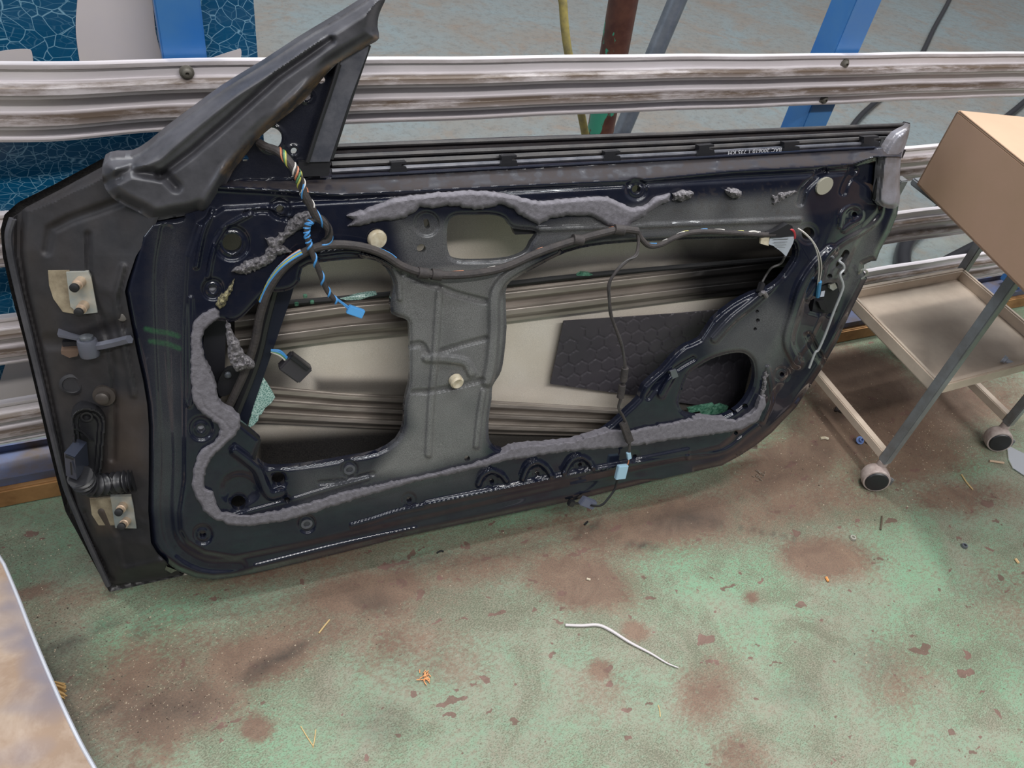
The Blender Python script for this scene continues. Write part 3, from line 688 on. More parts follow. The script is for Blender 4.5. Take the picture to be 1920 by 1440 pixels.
# ---- hinge face
HF = [(200, 1096), (180, 1050), (150, 990), (130, 950), (110, 880), (92, 800), (73, 715), (50, 620), (30, 540), (16, 470), (14, 430), (22, 410), (48, 390), (110, 358), (195, 312), (250, 330), (300, 400), (290, 425), (255, 480), (239, 527), (234, 547), (241, 585), (248, 620), (257, 665), (268, 713), (276, 760), (279, 800), (279, 880), (278, 960), (283, 1020), (295, 1040), (312, 1056), (340, 1076), (280, 1090)]
HL = [(16, 400), (16, 470), (30, 540), (50, 620), (73, 715), (92, 800), (110, 880), (130, 950), (150, 990), (180, 1050), (206, 1110)]
HR = [(300, 395), (255, 480), (234, 547), (248, 620), (268, 713), (279, 800), (279, 880), (278, 960), (283, 1020), (300, 1050), (330, 1110)]
HD = [([(88, 470), (95, 430), (130, 412), (225, 378)], 14, -.006), ([(165, 440), (168, 520), (178, 560), (205, 640), (215, 720), (212, 860)], 10, -.005), ([(90, 640), (150, 640), (230, 610)], 22, -.006), ([(120, 780), (150, 770), (190, 790)], 6, .0), ([(230, 500), (215, 560), (232, 650), (250, 740)], 9, .006), ([(190, 960), (215, 1010), (225, 1060)], 12, .006), ([(235, 1068), (330, 1045)], 10, .004), ([(160, 960), (190, 1040), (212, 1085)], 7, -.007)]
def hf_w(X, Y, s):
    xl = np.interp(Y, [p[1] for p in HL], [p[0] for p in HL]); xr = np.interp(Y, [p[1] for p in HR], [p[0] for p in HR])
    t = np.clip((X-xl)/(xr-xl), 0, 1)
    W = np.interp(t, [0, .035, .06, .09, .13, .3, .6, .85, 1.], [.006, .012, .004, .004, .022, .040, .058, .078, .092])
    top = np.clip((Y-np.interp(X, [14, 22, 48, 110, 195, 300], [430, 410, 390, 358, 312, 312]))/45, 0, 1)
    W = np.minimum(W, .010+.09*sm(top*1.2)+0*W) if True else W
    bot = np.clip((np.interp(X, [180, 205, 345], [1090, 1100, 1074])-Y)/30, 0, 1)
    W = W*(.35+.65*sm(bot))
    for pl, hw, h in HD: W += rg(X, Y, pl, hw, h, .1)
    return W+.0008*(vnoise(X, Y, 25, 1)-.5)
def hf_a(X, Y, s):
    d = .05*vnoise(X, Y, 30, 3)+.10*soft([(20, 420), (60, 430), (150, 760), (110, 800)], X, Y, 20)*.4
    br = .18*soft([(215, 740), (270, 760), (270, 880), (200, 880)], X, Y, 25)+.25*soft([(160, 925), (200, 925), (215, 1000), (180, 1000)], X, Y, 14)
    rub = np.zeros(X.shape)
    pl = [(95, 450), (100, 430), (140, 410), (225, 378)]; dd, _, _ = pl_dist(pl, X, Y); rub = .0*dd
    return np.stack([np.clip(d+br, 0, 1), rub, rub], 1)
relief('hinge_face', HF, hf_w, CHAR, door, step=3., skirt=.004, afun=hf_a, holes=[])
def HW(x, y): return float(hf_w(np.array([float(x)]), np.array([float(y)]), np.array([50.]))[0])
# ---- flange bead along the front edge
E_ = np.array([(24, 410), (16, 440), (20, 480), (33, 540), (55, 630), (80, 735), (100, 820), (121, 905), (140, 955), (165, 1015), (203, 1098)], float)
MB().tube(D(E_[:, 0], E_[:, 1], np.full(len(E_), .011)), .0045, 8).build('flange_bead', RUB, door)
def tubeD(name, pts, w, r, m, parent=door, n=8, res=6, dims=None):
    p = np.array([q[:2] for q in pts], float)
    W = np.array([q[2] if len(q) > 2 else w for q in pts], float)
    mb = MB().tube(D(p[:, 0], p[:, 1], W), r, n, res=res)
    return mb.build(name, m, parent)
def extr(name, pts, w, th, m, parent=door, smooth=False, bev=0):
    p = np.array(pts, float); W = np.full(len(p), float(w)) if np.isscalar(w) else np.asarray(w, float)
    P = D(p[:, 0], p[:, 1], W); return MB().prism(P, (0, 0, -th)).build(name, m, parent, smooth)
# ---- hinges
def plane_w(pl, off):
    p = np.array(pl, float); q = np.array([HW(*t) for t in p]); A_ = np.c_[p, np.ones(len(p))]; c, *_ = np.linalg.lstsq(A_, q, rcond=None); r = (q-A_@c).max()
    return lambda x, y: float(c[0]*x+c[1]*y+c[2]+max(r, 0)+off)
def hinge(polyc, polyz, studs, wz, label):
    pc = np.array(polyc, float); pw_ = plane_w(list(polyc)+list(polyz), .002); h_ = extr('hinge_plate', polyz, [pw_(*t)+.004 for t in polyz], .007, ZINC); h_['label'] = label
    extr('primer_patch', polyc, [pw_(*t) for t in polyc], .004, CREAM, h_)
    for (x, y, dx, dy) in studs:
        a = D1(x, y, pw_(x, y)+.002); b = D1(x+dx, y+dy, pw_(x, y)+.026); ax = (b-a); L = np.linalg.norm(ax); ax /= L
        s_ = MB().lathe([(.0068, 0), (.0068, L*.62), (.0055, L*.64), (.0055, L), (.003, L)], a, ax, 16, 0); 
        s_.m = [0]*len(s_.m); o = s_.build('stud', STUD, h_)
        MB().lathe([(.0058, 0), (.0058, .004), (.004, .005)], b-ax*.001, ax, 16).build('stud_tip', BLACKM, h_)
hinge([(90, 508), (130, 507), (150, 590), (118, 585), (100, 560), (92, 535)], [(124, 511), (166, 510), (171, 520), (183, 586), (150, 590), (132, 575)], [(153, 526, -13, 13), (159, 571, -11, 14)], .050, 'upper zinc hinge plate with two studs')
hinge([(168, 935), (215, 933), (216, 985), (185, 985), (172, 965)], [(207, 932), (246, 931), (250, 950), (256, 991), (216, 990)], [(232, 947, -9, 13), (239, 975, -11, 12)], .062, 'lower zinc hinge plate with two studs')
# ---- door check strap
dc = tubeD('check_strap', [(165, 651, HW(165, 651)+.018), (185, 649, HW(185, 649)+.014), (215, 643, HW(215, 643)+.008), (243, 636, .098)], 0, .0062, GREYM, n=6)
MB().lathe([(.012, -.012), (.013, -.008), (.013, .008), (.012, .012)], D1(166, 652, HW(166, 652)+.018), (0, 1, 0), 20).build('check_pivot', GREYM, dc)
MB().lathe([(.008, 0), (.009, .002), (.009, .006), (.005, .008)], D1(163, 638, HW(163, 638)+.022), (0, 1, 0), 16).build('check_rivet', STEEL, dc)
extr('check_bracket', [(107, 627), (150, 636), (150, 640), (110, 632)], [HW(130, 632)+.02]*4, .02, GREYM, dc); extr('check_bracket', [(114, 658), (150, 656), (145, 668), (130, 671), (115, 664)], [HW(130, 662)+.018]*5, .02, mat('rusty_bracket', (92, 74, 62), .6), dc)
extr('check_stop', [(116, 642), (144, 640), (144, 656), (118, 656)], [HW(130, 650)+.008]*4, .01, BLACKP, dc)
# ---- bolt heads on hinge face
MB().lathe([(.016, 0), (.016, .003), (.012, .005), (.011, .003)], D1(135, 720, HW(135, 720)), (0, .1, 1), 20).build('grommet', CHAR, door)
MB().lathe([(.016, 0), (.015, .006), (.009, .007), (.009, .016), (.006, .018)], D1(197, 740, HW(197, 740)), (-.2, .1, 1), 20).build('screw', mat('worn_screw', (70, 64, 60), .45, .4), door)
MB().lathe([(.006, 0), (.006, .002), (.004, .003)], D1(229, 594, HW(229, 594)-.001), (-.2, 0, 1), 12).build('screw', mat('dull_screw', (104, 100, 96), .5, .3), door)
for x, y in ((399, 542), (377, 803)): MB().lathe([(.0085, 0), (.0085, .001), (.004, .0012)], D1(x, y, WP-.013), (0, 0, 1), 16).build('lit_skin_disc', mat('lit_skin_grey', (150, 152, 158), .5), door)  # added pale discs, painted as lit skin showing through the two holes
# ---- loom grommet, plug and bellows
gpoly = smooth_poly([(133, 800), (133, 781), (142, 770), (157, 764), (180, 767), (193, 778), (198, 795), (195, 840), (191, 882), (183, 895), (165, 893), (150, 880), (140, 850)], 3)
GWB = .012+max(HW(140, 800), HW(190, 800), HW(185, 880), HW(150, 870), HW(165, 780))
def gw(X, Y, s): return GWB+.010*sm((8-s)/3)*(s > 0)-.004*sm((s-8)/3)+.004*sm((4-np.abs(s-12))/3)
g_ = relief('loom_grommet', gpoly, gw, BLACKP, door, step=2., skirt=.022)
MB().lathe([(.008, -.002), (.008, .006), (.0055, .006), (.0055, -.001)], D1(163, 778, GWB-.004), (0, 0, 1), 18).build('screw_boss', BLACKP, g_)
# connector block, tilted out
A0 = D1(160, 822, .080); 
def cbox(name, corners_front, dvec, m, parent):
    P = np.array(corners_front); return MB().prism(P, dvec).build(name, m, parent, False)
cf = [D1(120, 849, GWB+0.0370), D1(140, 857, GWB+0.0470), D1(144, 900, GWB+0.0420), D1(124, 892, GWB+0.0320)]
c_ = cbox('loom_plug', cf, D1(163, 829, GWB+0.0070)-D1(140, 857, GWB+0.0470), mat('loom_plug_plastic', (50, 54, 66), .3), g_)
cbox('plug_socket', [D1(122.5, 852, GWB+0.0385), D1(138, 858, GWB+0.0475), D1(138, 862, GWB+0.0475), D1(122.5, 857, GWB+0.0385)], (0, 0, .0015), BLACKM, c_)
cbox('plug_socket', [D1(131, 866, GWB+0.0430), D1(134, 867, GWB+0.0435), D1(136, 890, GWB+0.0430), D1(133, 889, GWB+0.0430)], (0, 0, .0015), BLACKM, c_)
cbox('plug_lever', [D1(136, 804, GWB+0.0170), D1(146, 804, GWB+0.0220), D1(166, 823, GWB+0.0170), D1(156, 812, GWB+0.0120)], D1(172, 812, GWB+0.0020)-D1(160, 806, GWB+0.0220), BLACKP, c_)
def bellows(pts, r0, r1, turns, name, m, parent):
    p = np.array([q[:2] for q in pts], float); W = np.array([q[2] for q in pts]); P = D(p[:, 0], p[:, 1], W)
    Q, _ = spline(P, 1., 20); N = len(Q); r = r0+(r1-r0)*(.5+.5*np.cos(np.linspace(0, 2*math.pi*turns, N)))
    return MB().tube(Q, r, 16, res=1).build(name, m, parent)
bellows([(150, 893, GWB+.03), (160, 906, GWB+.022), (178, 910, GWB+.016), (205, 907, HW(205, 907)+.014), (232, 903, HW(232, 903)+.008), (252, 900, HW(252, 900)+.0)], .012, .0175, 12, 'bellows', BLACKP, g_)
# ---- A-pillar rubber seal
SEAL = [(724, -8), (716, 14), (710, 30), (708, 50), (711, 72), (695, 83), (668, 98), (640, 114), (623, 126), (597, 157), (567, 192), (525, 226), (487, 257), (470, 278), (450, 304), (437, 321), (423, 347), (403, 375), (392, 390), (372, 398), (350, 404), (323, 408), (300, 413), (283, 412), (267, 402), (245, 391), (227, 382), (210, 370), (197, 352), (191, 327), (195, 302), (217, 294), (247, 293), (277, 276), (317, 243), (367, 206), (420, 167), (500, 118), (567, 74), (617, 44), (650, 24), (688, 0), (700, -8)]
SC = [(300, 395), (350, 340), (400, 280), (450, 225), (520, 160), (600, 100), (705, 40)]
SC2 = [(380, 390), (420, 320), (470, 262), (530, 205), (600, 138), (700, 72)]
def seal_w(X, Y, s):
    W = .088+.026*sm(s/26)
    W += rg(X, Y, SC2, 14, .010, 0)-rg(X, Y, [(300, 330), (360, 285), (430, 225), (520, 145), (620, 75)], 13, .012, 0)+rg(X, Y, [(230, 330), (300, 300), (370, 240), (450, 175), (600, 75)], 10, .004, 0)
    W -= rg(X, Y, [(195, 345), (245, 320), (310, 330), (330, 350)], 16, .012, 0)
    W -= rg(X, Y, [(225, 372), (262, 392)], 10, .006, 0)
    return W+.002*(vnoise(X, Y, 40, 2)-.5)+.01*sm((Y*-1+60)/80)
def seal_a(X, Y, s):
    d, _, _ = pl_dist([(425, 320), (480, 262), (560, 185), (620, 130), (705, 78)], X, Y)
    return np.stack([.95*sm((16-d)/12), 0*d, 0*d], 1)
relief('pillar_seal', smooth_poly(SEAL, 2), seal_w, RUB, door, step=2.6, skirt=.035, afun=seal_a, ang=60)
# ---- mirror sail panel
SAIL = [(640, 112), (590, 160), (470, 275), (415, 352), (450, 345), (520, 342), (600, 336), (600, 305), (578, 303), (600, 235), (625, 160)]
sh = [circ(508, 260, 21), circ(575, 180, 8), circ(551, 283, 6), circ(460, 297, 6), circ(603, 150, 7)]
def sail_w(X, Y, s):
    W = np.full(X.shape, .074)
    for x, y, r in ((508, 260, 21), (575, 180, 8), (551, 283, 6)): d = np.hypot(X-x, Y-y); W += .002*np.exp(-((d-r-4)/3)**2)
    return W+rg(X, Y, [(420, 343), (520, 338), (600, 333)], 5, .006)
relief('mirror_mount', SAIL, sail_w, PAINT, door, sh, 2.2, .004, afun=lambda X, Y, s: np.stack([.05+0*X, .05+0*X, 0*X], 1))
extr('window_channel', [(640, 113), (692, 82), (690, 96), (655, 190), (618, 303), (579, 304), (600, 235), (625, 160)], .092, .018, LINEM)
tubeD('channel_lip', [(636, 120), (622, 165), (598, 236), (576, 304)], .094, .003, BLACKP)
tubeD('channel_lip', [(692, 84), (656, 190), (621, 298)], .088, .003, BLACKP)
extr('channel_foot', [(560, 304), (620, 302), (616, 330), (556, 332)], .088, .012, BLACKP)
# ---- belt line strips
def strip(name, off, w, r, m, x0=622, x1=1690, t=None):
    xs = np.linspace(x0, x1, 26); y1 = yat(L1, xs); yt = yat(LT, xs); ys = yt+(y1-yt)*off
    return tubeD(name, [(a, b, w) for a, b in zip(xs, ys)], w, r, m, res=2, n=8)
strip('outer_lip', .03, .021, .0035, SEALB, 620, 1700)
strip('belt_seal', .36, .036, .0038, SEALB, 622, 1672)
strip('belt_seal', .60, .050, .0045, SEALB, 622, 1668)
strip('belt_seal', .80, .062, .0035, LINEM, 622, 1655)
strip('belt_seal', .99, .079, .0022, PAINT, 622, 1640)
def clip_at(x, y):
    P = [(x-14, y-9), (x+14, y-11), (x+14, y-7), (x+5, y-6), (x+5, y-1), (x+14, y-1), (x+16, y+9), (x-18, y+11), (x-14, y+2)]
    extr('trim_clip', P, .070, .012, BLACKP)
for x, y in ((748, 314), (955, 302), (1149, 294), (1325, 282), (1485, 276), (1634, 266)): clip_at(x, y)
tubeD('scribbled_writing', [(1280+85, 288), (1280+90, 284)], .069, .0004, WHITEW, res=1, n=4) if False else None
def dtext(name, body, x0, y0, x1, y1, hgt, w, m, parent=door, flip=False, th=.0002):
    a = D1(x0, y0, w); b = D1(x1, y1, w); ux = b-a; L = np.linalg.norm(ux); ux /= L; nz = np.array([0, 0, 1.]); vy = np.cross(nz, ux)
    cu = bpy.data.curves.new(name, 'FONT'); cu.body = body; cu.size = 1; cu.extrude = 0.01; cu.resolution_u = 2
    t = bpy.data.objects.new(name, cu); COL.objects.link(t); bpy.context.view_layer.update()
    me = bpy.data.meshes.new_from_object(t.evaluated_get(bpy.context.evaluated_depsgraph_get()))
    bpy.data.objects.remove(t); co = np.zeros(len(me.vertices)*3); me.vertices.foreach_get('co', co); co = co.reshape(-1, 3)
    mn, mx = co.min(0), co.max(0); co[:, 0] = (co[:, 0]-mn[0])/(mx[0]-mn[0])*L; co[:, 1] = (co[:, 1]-mn[1])/(mx[1]-mn[1])*hgt; co[:, 2] = (co[:, 2]-mn[2])*th*10
    P = a+co[:, :1]*ux+co[:, 1:2]*vy+co[:, 2:3]*nz
    me.vertices.foreach_set('co', P.ravel()); me.materials.clear(); me.materials.append(m); me.update()
    o = bpy.data.objects.new(name, me); COL.objects.link(o); o.parent = parent; return o
CHALK = mat('chalk_marks', (196, 196, 200), .7)
dtext('handwriting', 'BAC 200610 1 735 KM', 1466, 277, 1366, 283, .0065, .0685, CHALK)
# ---- rear corner trim
def ct_w(X, Y, s): return .084+.0*X+.010*sm(s/9)
relief('corner_trim', smooth_poly([(1703, 238), (1707, 233), (1704, 252), (1697, 275), (1689, 300), (1687, 345), (1686, 385), (1665, 391), (1645, 378), (1648, 340), (1652, 300), (1662, 275), (1680, 250)], 2), ct_w, CHROME, door, step=2.5, skirt=.012)
tubeD('corner_gap_seal', [(1655, 262, .066), (1648, 290, .074), (1647, 330, .078), (1640, 365, .078), (1642, 376, .074)], 0, .0035, BLACKM)
extr('rubber_nub', [(1688, 280), (1699, 281), (1692, 297), (1686, 293)], .045, .01, BLACKP)
tubeD('latch_striker', [(1610, 513, .062), (1618, 505, .07), (1627, 512, .066), (1615, 523, .06)], 0, .002, ZINC, res=3)
# ---- inner reinforcement beams (W profile) on the skin
def beam(name, top, bot, w0, hgt, n, m, tfun=None):
    top = np.array(top, float); bot = np.array(bot, float)
    xs = np.linspace(top[0][0], top[-1][0], 60); yt = np.interp(xs, top[:, 0], top[:, 1]); yb = np.interp(xs, bot[:, 0], bot[:, 1])
    K = 24*n; ts = np.linspace(0, 1, K+1); X = np.repeat(xs[:, None], K+1, 1); Y = yt[:, None]*(1-ts)+yb[:, None]*ts
    prof = np.interp((ts*n) % 1.0001, [0, .12, .3, .62, .8, 1.], [0, 0, 1, 1, .05, 0]); W = np.repeat((w0+hgt*prof)[None], 60, 0)
    V = D(X.ravel(), Y.ravel(), W.ravel()); idx = np.arange(60*(K+1)).reshape(60, K+1)
    F = np.stack([idx[:-1, :-1], idx[:-1, 1:], idx[1:, 1:], idx[1:, :-1]], -1).reshape(-1, 4).tolist()
    a = np.zeros((len(V), 3)); a[:, 1] = (np.clip(soft([(1240, 430), (1520, 430), (1520, 640), (1290, 620)], X.ravel(), Y.ravel(), 60)+soft([(430, 700), (560, 700), (520, 560), (430, 560)], X.ravel(), Y.ravel(), 30)*.6+soft([(690, 720), (790, 720), (790, 830), (700, 830)], X.ravel(), Y.ravel(), 20)*.5, 0, .97))  # darkening mixes black overspray with shade painted onto the beams
    return link(name, V, F, m, door, True, 45, attr=a)
def beam_mat():
    k = NT('overspray_shade_beam'); _, dk, _ = k.attr()
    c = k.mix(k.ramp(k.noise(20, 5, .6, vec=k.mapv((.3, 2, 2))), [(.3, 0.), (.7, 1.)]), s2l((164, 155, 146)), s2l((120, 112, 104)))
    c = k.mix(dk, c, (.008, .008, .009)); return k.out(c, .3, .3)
BEAM = beam_mat()
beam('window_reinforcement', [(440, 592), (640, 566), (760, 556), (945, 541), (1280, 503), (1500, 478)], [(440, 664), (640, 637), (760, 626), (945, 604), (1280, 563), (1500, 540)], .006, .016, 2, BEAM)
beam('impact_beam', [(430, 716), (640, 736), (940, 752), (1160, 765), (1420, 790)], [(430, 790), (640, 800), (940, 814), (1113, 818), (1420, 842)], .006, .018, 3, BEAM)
tubeD('window_felt', [(500, 571, .014), (640, 560, .014), (760, 549, .014), (945, 533, .014), (1060, 520, .014), (1280, 500, .014), (1480, 484, .014)], 0, .005, BLACKM)
# ---- sound deadening pad
def pad_w(X, Y, s):
    P = D(X, Y, np.full(X.shape, .0)); u = P[:, 0]/.029; v = P[:, 1]/.029
    # hexagonal cells
    a = np.stack([u, v], 1); r = np.array([1, 1.732]); h_ = r*.5
    A = np.mod(a, r)-h_; B = np.mod(a-h_, r)-h_; g = np.where((A**2).sum(1)[:, None] < (B**2).sum(1)[:, None], A, B)
    q = np.abs(g); hd = np.maximum(q@np.array([.5, .866]), q[:, 0]); e_ = .5-hd
    gate = vnoise(X, Y, 26, 4) > .25
    return .0015-.012*0+.004-.0016*(e_ < .035)*gate
PADM = mat('deadening_pad', (52, 50, 56), .5, 0, .2, 90, .2, 6, (70, 66, 70))
relief('deadening_pad', [(1057, 602), (1180, 594), (1280, 587), (1440, 572), (1412, 670), (1388, 770), (1290, 757), (1200, 743), (1032, 720)], pad_w, PADM, door, step=1.8, skirt=.003, ang=80)
# ---- window guide rail and regulator bracket behind the left opening
extr('guide_rail', [(528, 500), (562, 500), (545, 560), (500, 690), (462, 800), (444, 790), (470, 690), (500, 590)], .045, .022, mat('guide_rail_steel', (40, 44, 58), .25, .4))
tubeD('guide_felt', [(518, 520), (497, 600), (478, 680), (440, 778)], .052, .008, BLACKP)
extr('inner_rib', [(385, 585), (425, 580), (420, 740), (400, 760), (378, 700)], .03, .004, mat('dark_liner', (40, 40, 46), .5))
extr('regulator_bracket', smooth_poly([(408, 720), (420, 695), (440, 688), (452, 700), (445, 725), (428, 740), (412, 742)], 3), .06, .006, BLACKP)
MB().lathe([(.005, 0), (.005, .004), (.003, .005)], D1(427, 702, .061), (0, 0, 1), 14).build('rivet', STEEL, door)
extr('deflector_flap', [(445, 787), (468, 803), (490, 826), (478, 862), (452, 850), (430, 838), (440, 812)], .098, .002, BLACKM)
extr('link_plate', [(965, 410), (990, 420), (1009, 434), (1007, 438), (966, 440), (960, 425)], .088, .01, BLACKP)
# latch block inside the rear opening
lb = extr('latch', [(1530, 540), (1572, 528), (1570, 585), (1522, 590)], .066, .02, BLACKP)
extr('latch_lever', [(1556, 535), (1566, 531), (1570, 540), (1562, 545), (1556, 541)], .074, .006, ZINC, lb); extr('latch_label', [(1540, 547), (1547, 545), (1545, 556), (1538, 557)], .0675, .001, PAPER, lb)
extr('latch_lever', [(1534, 566), (1546, 564), (1552, 584), (1540, 580)], .074, .006, BLACKM, lb)
tubeD('lock_rod', [(1577, 484, .066), (1573, 489, .080), (1581, 496, .086), (1582, 505, .086), (1575, 515, .088), (1580, 531, .088), (1579, 545, .088), (1563, 585, .084), (1548, 625, .080), (1535, 655, .078), (1528, 662, .076), (1517, 690, .074)], 0, .0026, ROD)
# ---- foam seals
def jag(pl, amt, seed, res=5, keep=lambda x, y: False):
    g = np.random.default_rng(seed); p = np.asarray(pl, float); out = []
    for a, b in zip(p, np.roll(p, -1, 0)):
        n = max(1, int(np.hypot(*(b-a))/res))
        for k in range(n):
            q = a+(b-a)*k/n
            if k and not keep(*q): q = q+g.normal(0, amt, 2)
            out.append(q)
    return np.array(out)
F1 = [(650, 405), (672, 396), (700, 387), (740, 372), (813, 363), (887, 358), (940, 362), (973, 368), (1010, 378), (1073, 372), (1140, 368), (1157, 377), (1180, 388), (1207, 387), (1233, 368), (1257, 362), (1256, 377), (1233, 387), (1207, 407), (1186, 417), (1174, 433), (1153, 430), (1107, 405), (1065, 404), (1030, 410), (1010, 423), (993, 413), (970, 400), (963, 391), (940, 383), (905, 393), (873, 390), (840, 385), (812, 391), (787, 387), (778, 398), (757, 410), (707, 415), (673, 424), (652, 424), (664, 412)]
def foam_w(base=.104, hgt=.011, seed=1, amp=.004):
    def f(X, Y, s): return base+hgt*np.sqrt(np.clip(s/7, 0, 1))*(1-.0*s)+amp*(vnoise(X, Y, 5, seed)-.5)*np.clip(s/4, 0, 1)+amp*.35*(vnoise(X, Y, 2.2, seed+1)-.5)
    return f
o = relief('foam_seal', jag(F1, .9, 3), foam_w(.103, .008, 1, .0008), FOAM, door, step=2., skirt=.012); o['label'] = 'grey foam strip torn off above the upper openings'
F2o = [(403, 577), (390, 582), (377, 590), (366, 600), (360, 610), (357, 640), (357, 713), (360, 747), (370, 767), (390, 783), (409, 796), (413, 806), (410, 818), (396, 832), (383, 840), (370, 855), (362, 880), (360, 913), (366, 930), (383, 960), (400, 973), (433, 985), (467, 987), (533, 977), (587, 962), (640, 944), (773, 905), (907, 876), (947, 864), (1040, 850), (1190, 836), (1273, 824), (1347, 813), (1390, 806), (1420, 790), (1435, 763), (1434, 744), (1425, 742), (1418, 765), (1405, 776), (1380, 788), (1347, 784), (1313, 781), (1280, 787), (1207, 802), (1187, 806), (1140, 806), (1073, 827), (1000, 834), (957, 838), (943, 847), (903, 864), (807, 888), (640, 923), (600, 936), (540, 953), (470, 966), (440, 963), (415, 960), (406, 945), (400, 922), (384, 915), (383, 893), (395, 860), (418, 838), (443, 815), (451, 798), (450, 783), (438, 771), (421, 763), (410, 752), (407, 735), (403, 713), (392, 690), (382, 667), (378, 640), (384, 618), (396, 608), (413, 596), (412, 584)]
def foam2_w(X, Y, s):
    b = .100+.007*np.sqrt(np.clip(s/4, 0, 1)); b = b+.0015*vnoise(X, Y, 4, 7)*sm((6-s)/5)
    d, _, _ = pl_dist([(375, 740), (385, 765), (420, 790), (432, 805), (425, 820), (395, 845), (378, 875)], X, Y)
    return b+.0005*(vnoise(X, Y, 3, 5)-.5)-.0012*np.exp(-(d/1.5)**2)
o = relief('foam_seal', jag(F2o, .9, 4), foam2_w, FOAM, door, step=2., skirt=.012); o['label'] = 'long grey foam strip curving round the bottom of the openings'
def scrap(poly, w, seed, m=FOAMR, hgt=.009, amp=.008): return relief('foam_scrap', jag(poly, 1.4, seed, 4), foam_w(w, hgt, seed, amp), m, door, step=1.8, skirt=.008)
scrap([(494, 446), (516, 448), (534, 430), (546, 412), (560, 400), (578, 397), (588, 402), (592, 412), (580, 420), (563, 430), (550, 440), (535, 450), (528, 460), (547, 472), (535, 476), (520, 478), (510, 492), (495, 500), (470, 512), (452, 514), (434, 510), (452, 496), (475, 488), (495, 480), (505, 462)], .104, 21)
scrap([(425, 600), (433, 618), (440, 632), (450, 648), (459, 668), (474, 678), (477, 688), (460, 692), (445, 697), (431, 682), (428, 650), (424, 630)], .112, 22)
scrap([(404, 572), (412, 560), (422, 548), (432, 537), (440, 524), (436, 545), (428, 556), (424, 570), (412, 580)], .104, 23, mat('yellowed_glue', (168, 158, 118), .8, 0, .6, 200, .1, 150, (60, 56, 50)))
scrap([(1262, 364), (1285, 357), (1300, 360), (1296, 372), (1275, 378), (1262, 376)], .104, 24)
scrap([(1362, 357), (1378, 354), (1392, 358), (1388, 370), (1374, 372), (1366, 366)], .106, 25)
scrap([(1448, 372), (1462, 362), (1482, 358), (1496, 360), (1480, 368), (1464, 376), (1452, 384)], .102, 26, hgt=.004)
scrap([(1546, 406), (1558, 412), (1572, 418), (1576, 426), (1562, 434), (1552, 442), (1534, 430), (1540, 416)], .082, 27, hgt=.007)
scrap([(1554, 442), (1560, 428), (1574, 420), (1578, 430), (1568, 450), (1552, 466), (1545, 466), (1548, 455)], .080, 28, FOAM, hgt=.006)
scrap([(1428, 745), (1432, 715), (1436, 690), (1440, 684), (1438, 715), (1434, 746)], .100, 29, hgt=.004)
# ---- plugs and white clips
MB().lathe([(.014, 0), (.014, .005), (.012, .008), (.004, .009)], D1(706, 447, WP), (.15, -.1, 1), 18).build('plastic_clip', WHITEP, door)
MB().lathe([(.0115, 0), (.0115, .010), (.009, .013), (.003, .011)], D1(853, 711, WP), (.1, -.2, 1), 18).build('plastic_clip', WHITEP, door)
extr('plug_cap', circ(1547, 349, 19, 12, math.radians(-48)), .104, .006, mat('beige_plug', (146, 142, 128), .6))
extr('square_nut', [(1257, 697), (1268, 693), (1272, 706), (1261, 711)], .108, .004, STEEL)
MB().lathe([(.012, 0), (.012, .003), (.009, .005), (.006, .005)], D1(435, 552, .1), (0, 0, 1), 12) if False else None
for x, y in ((655, 880), (575, 982), (767, 937), (1190, 356), (399, 542)):
    MB().lathe([(.0095, 0), (.0095, .0015), (.0055, .0015), (.0055, .0)], D1(x, y, WP-.003), (0, 0, 1), 20).build('screw_insert', LINEM if x != 1190 else PAINT, door) if x in (655, 575) else None
# ---- wiring
def loom(name, pts, r, m=TAPE, label=None):
    o = tubeD(name, pts, .115, r, m, n=10)
    if label: o['label'] = label
    return o
def spiral(parent, pts, r, wr, m, turns, phase, i0=0., i1=1.):
    p = np.array([q[:2] for q in pts], float); W = np.array([q[2] if len(q) > 2 else .115 for q in pts]); P = D(p[:, 0], p[:, 1], W)
    Q, _ = spline(P, 1., 14); N = len(Q); a0, a1 = int(i0*(N-1)), int(i1*(N-1)); Q = Q[a0:a1+1]; N = len(Q)
    T = np.gradient(Q, axis=0); T /= np.linalg.norm(T, axis=1)[:, None]; a = np.cross(T[0], [0, 0, 1.]); a /= np.linalg.norm(a); out = []
    for i in range(N):
        a = a-T[i]*(a@T[i]); a /= np.linalg.norm(a); b = np.cross(T[i], a); t = phase+turns*2*math.pi*i/N
        out.append(Q[i]+r*(a*math.cos(t)+b*math.sin(t)))
    MB().tube(np.array(out), wr, 6, res=1).build('wire', m, parent)
A_ = [(486, 268, .085), (500, 276, .098), (520, 283, .11), (538, 298, .122), (552, 318, .128), (562, 336, .13), (570, 362, .13), (582, 385, .128), (592, 405, .124), (606, 416, .120), (616, 430, .118), (616, 446, .115), (606, 458, .112)]
a_ = loom('mirror_loom', A_, .0055)
for k_, (m, i0, i1) in enumerate(((YELLOWW, .14, .5), (GREENW, .16, .5), (ORANGEW, .16, .5), (WHITEW, .3, .6), (BLUEW, .45, 1.), (BLACKW, .1, 1.))): spiral(a_, A_, .0052, .0013, m, 2.2, k_*1.05, i0, i1)
B_ = [(594, 408, .122), (580, 418, .124), (575, 432, .124), (578, 452, .124), (583, 468, .124), (592, 492, .122), (603, 520, .118), (612, 542, .114), (622, 556, .112), (632, 566, .11)]
b_ = loom('connector_loom', B_, .0038)
spiral(b_, B_, .0036, .0016, BLUEW, 7, 0, 0, 1.); spiral(b_, B_, .0036, .0014, BLUEW, 7, .9, .0, .35)
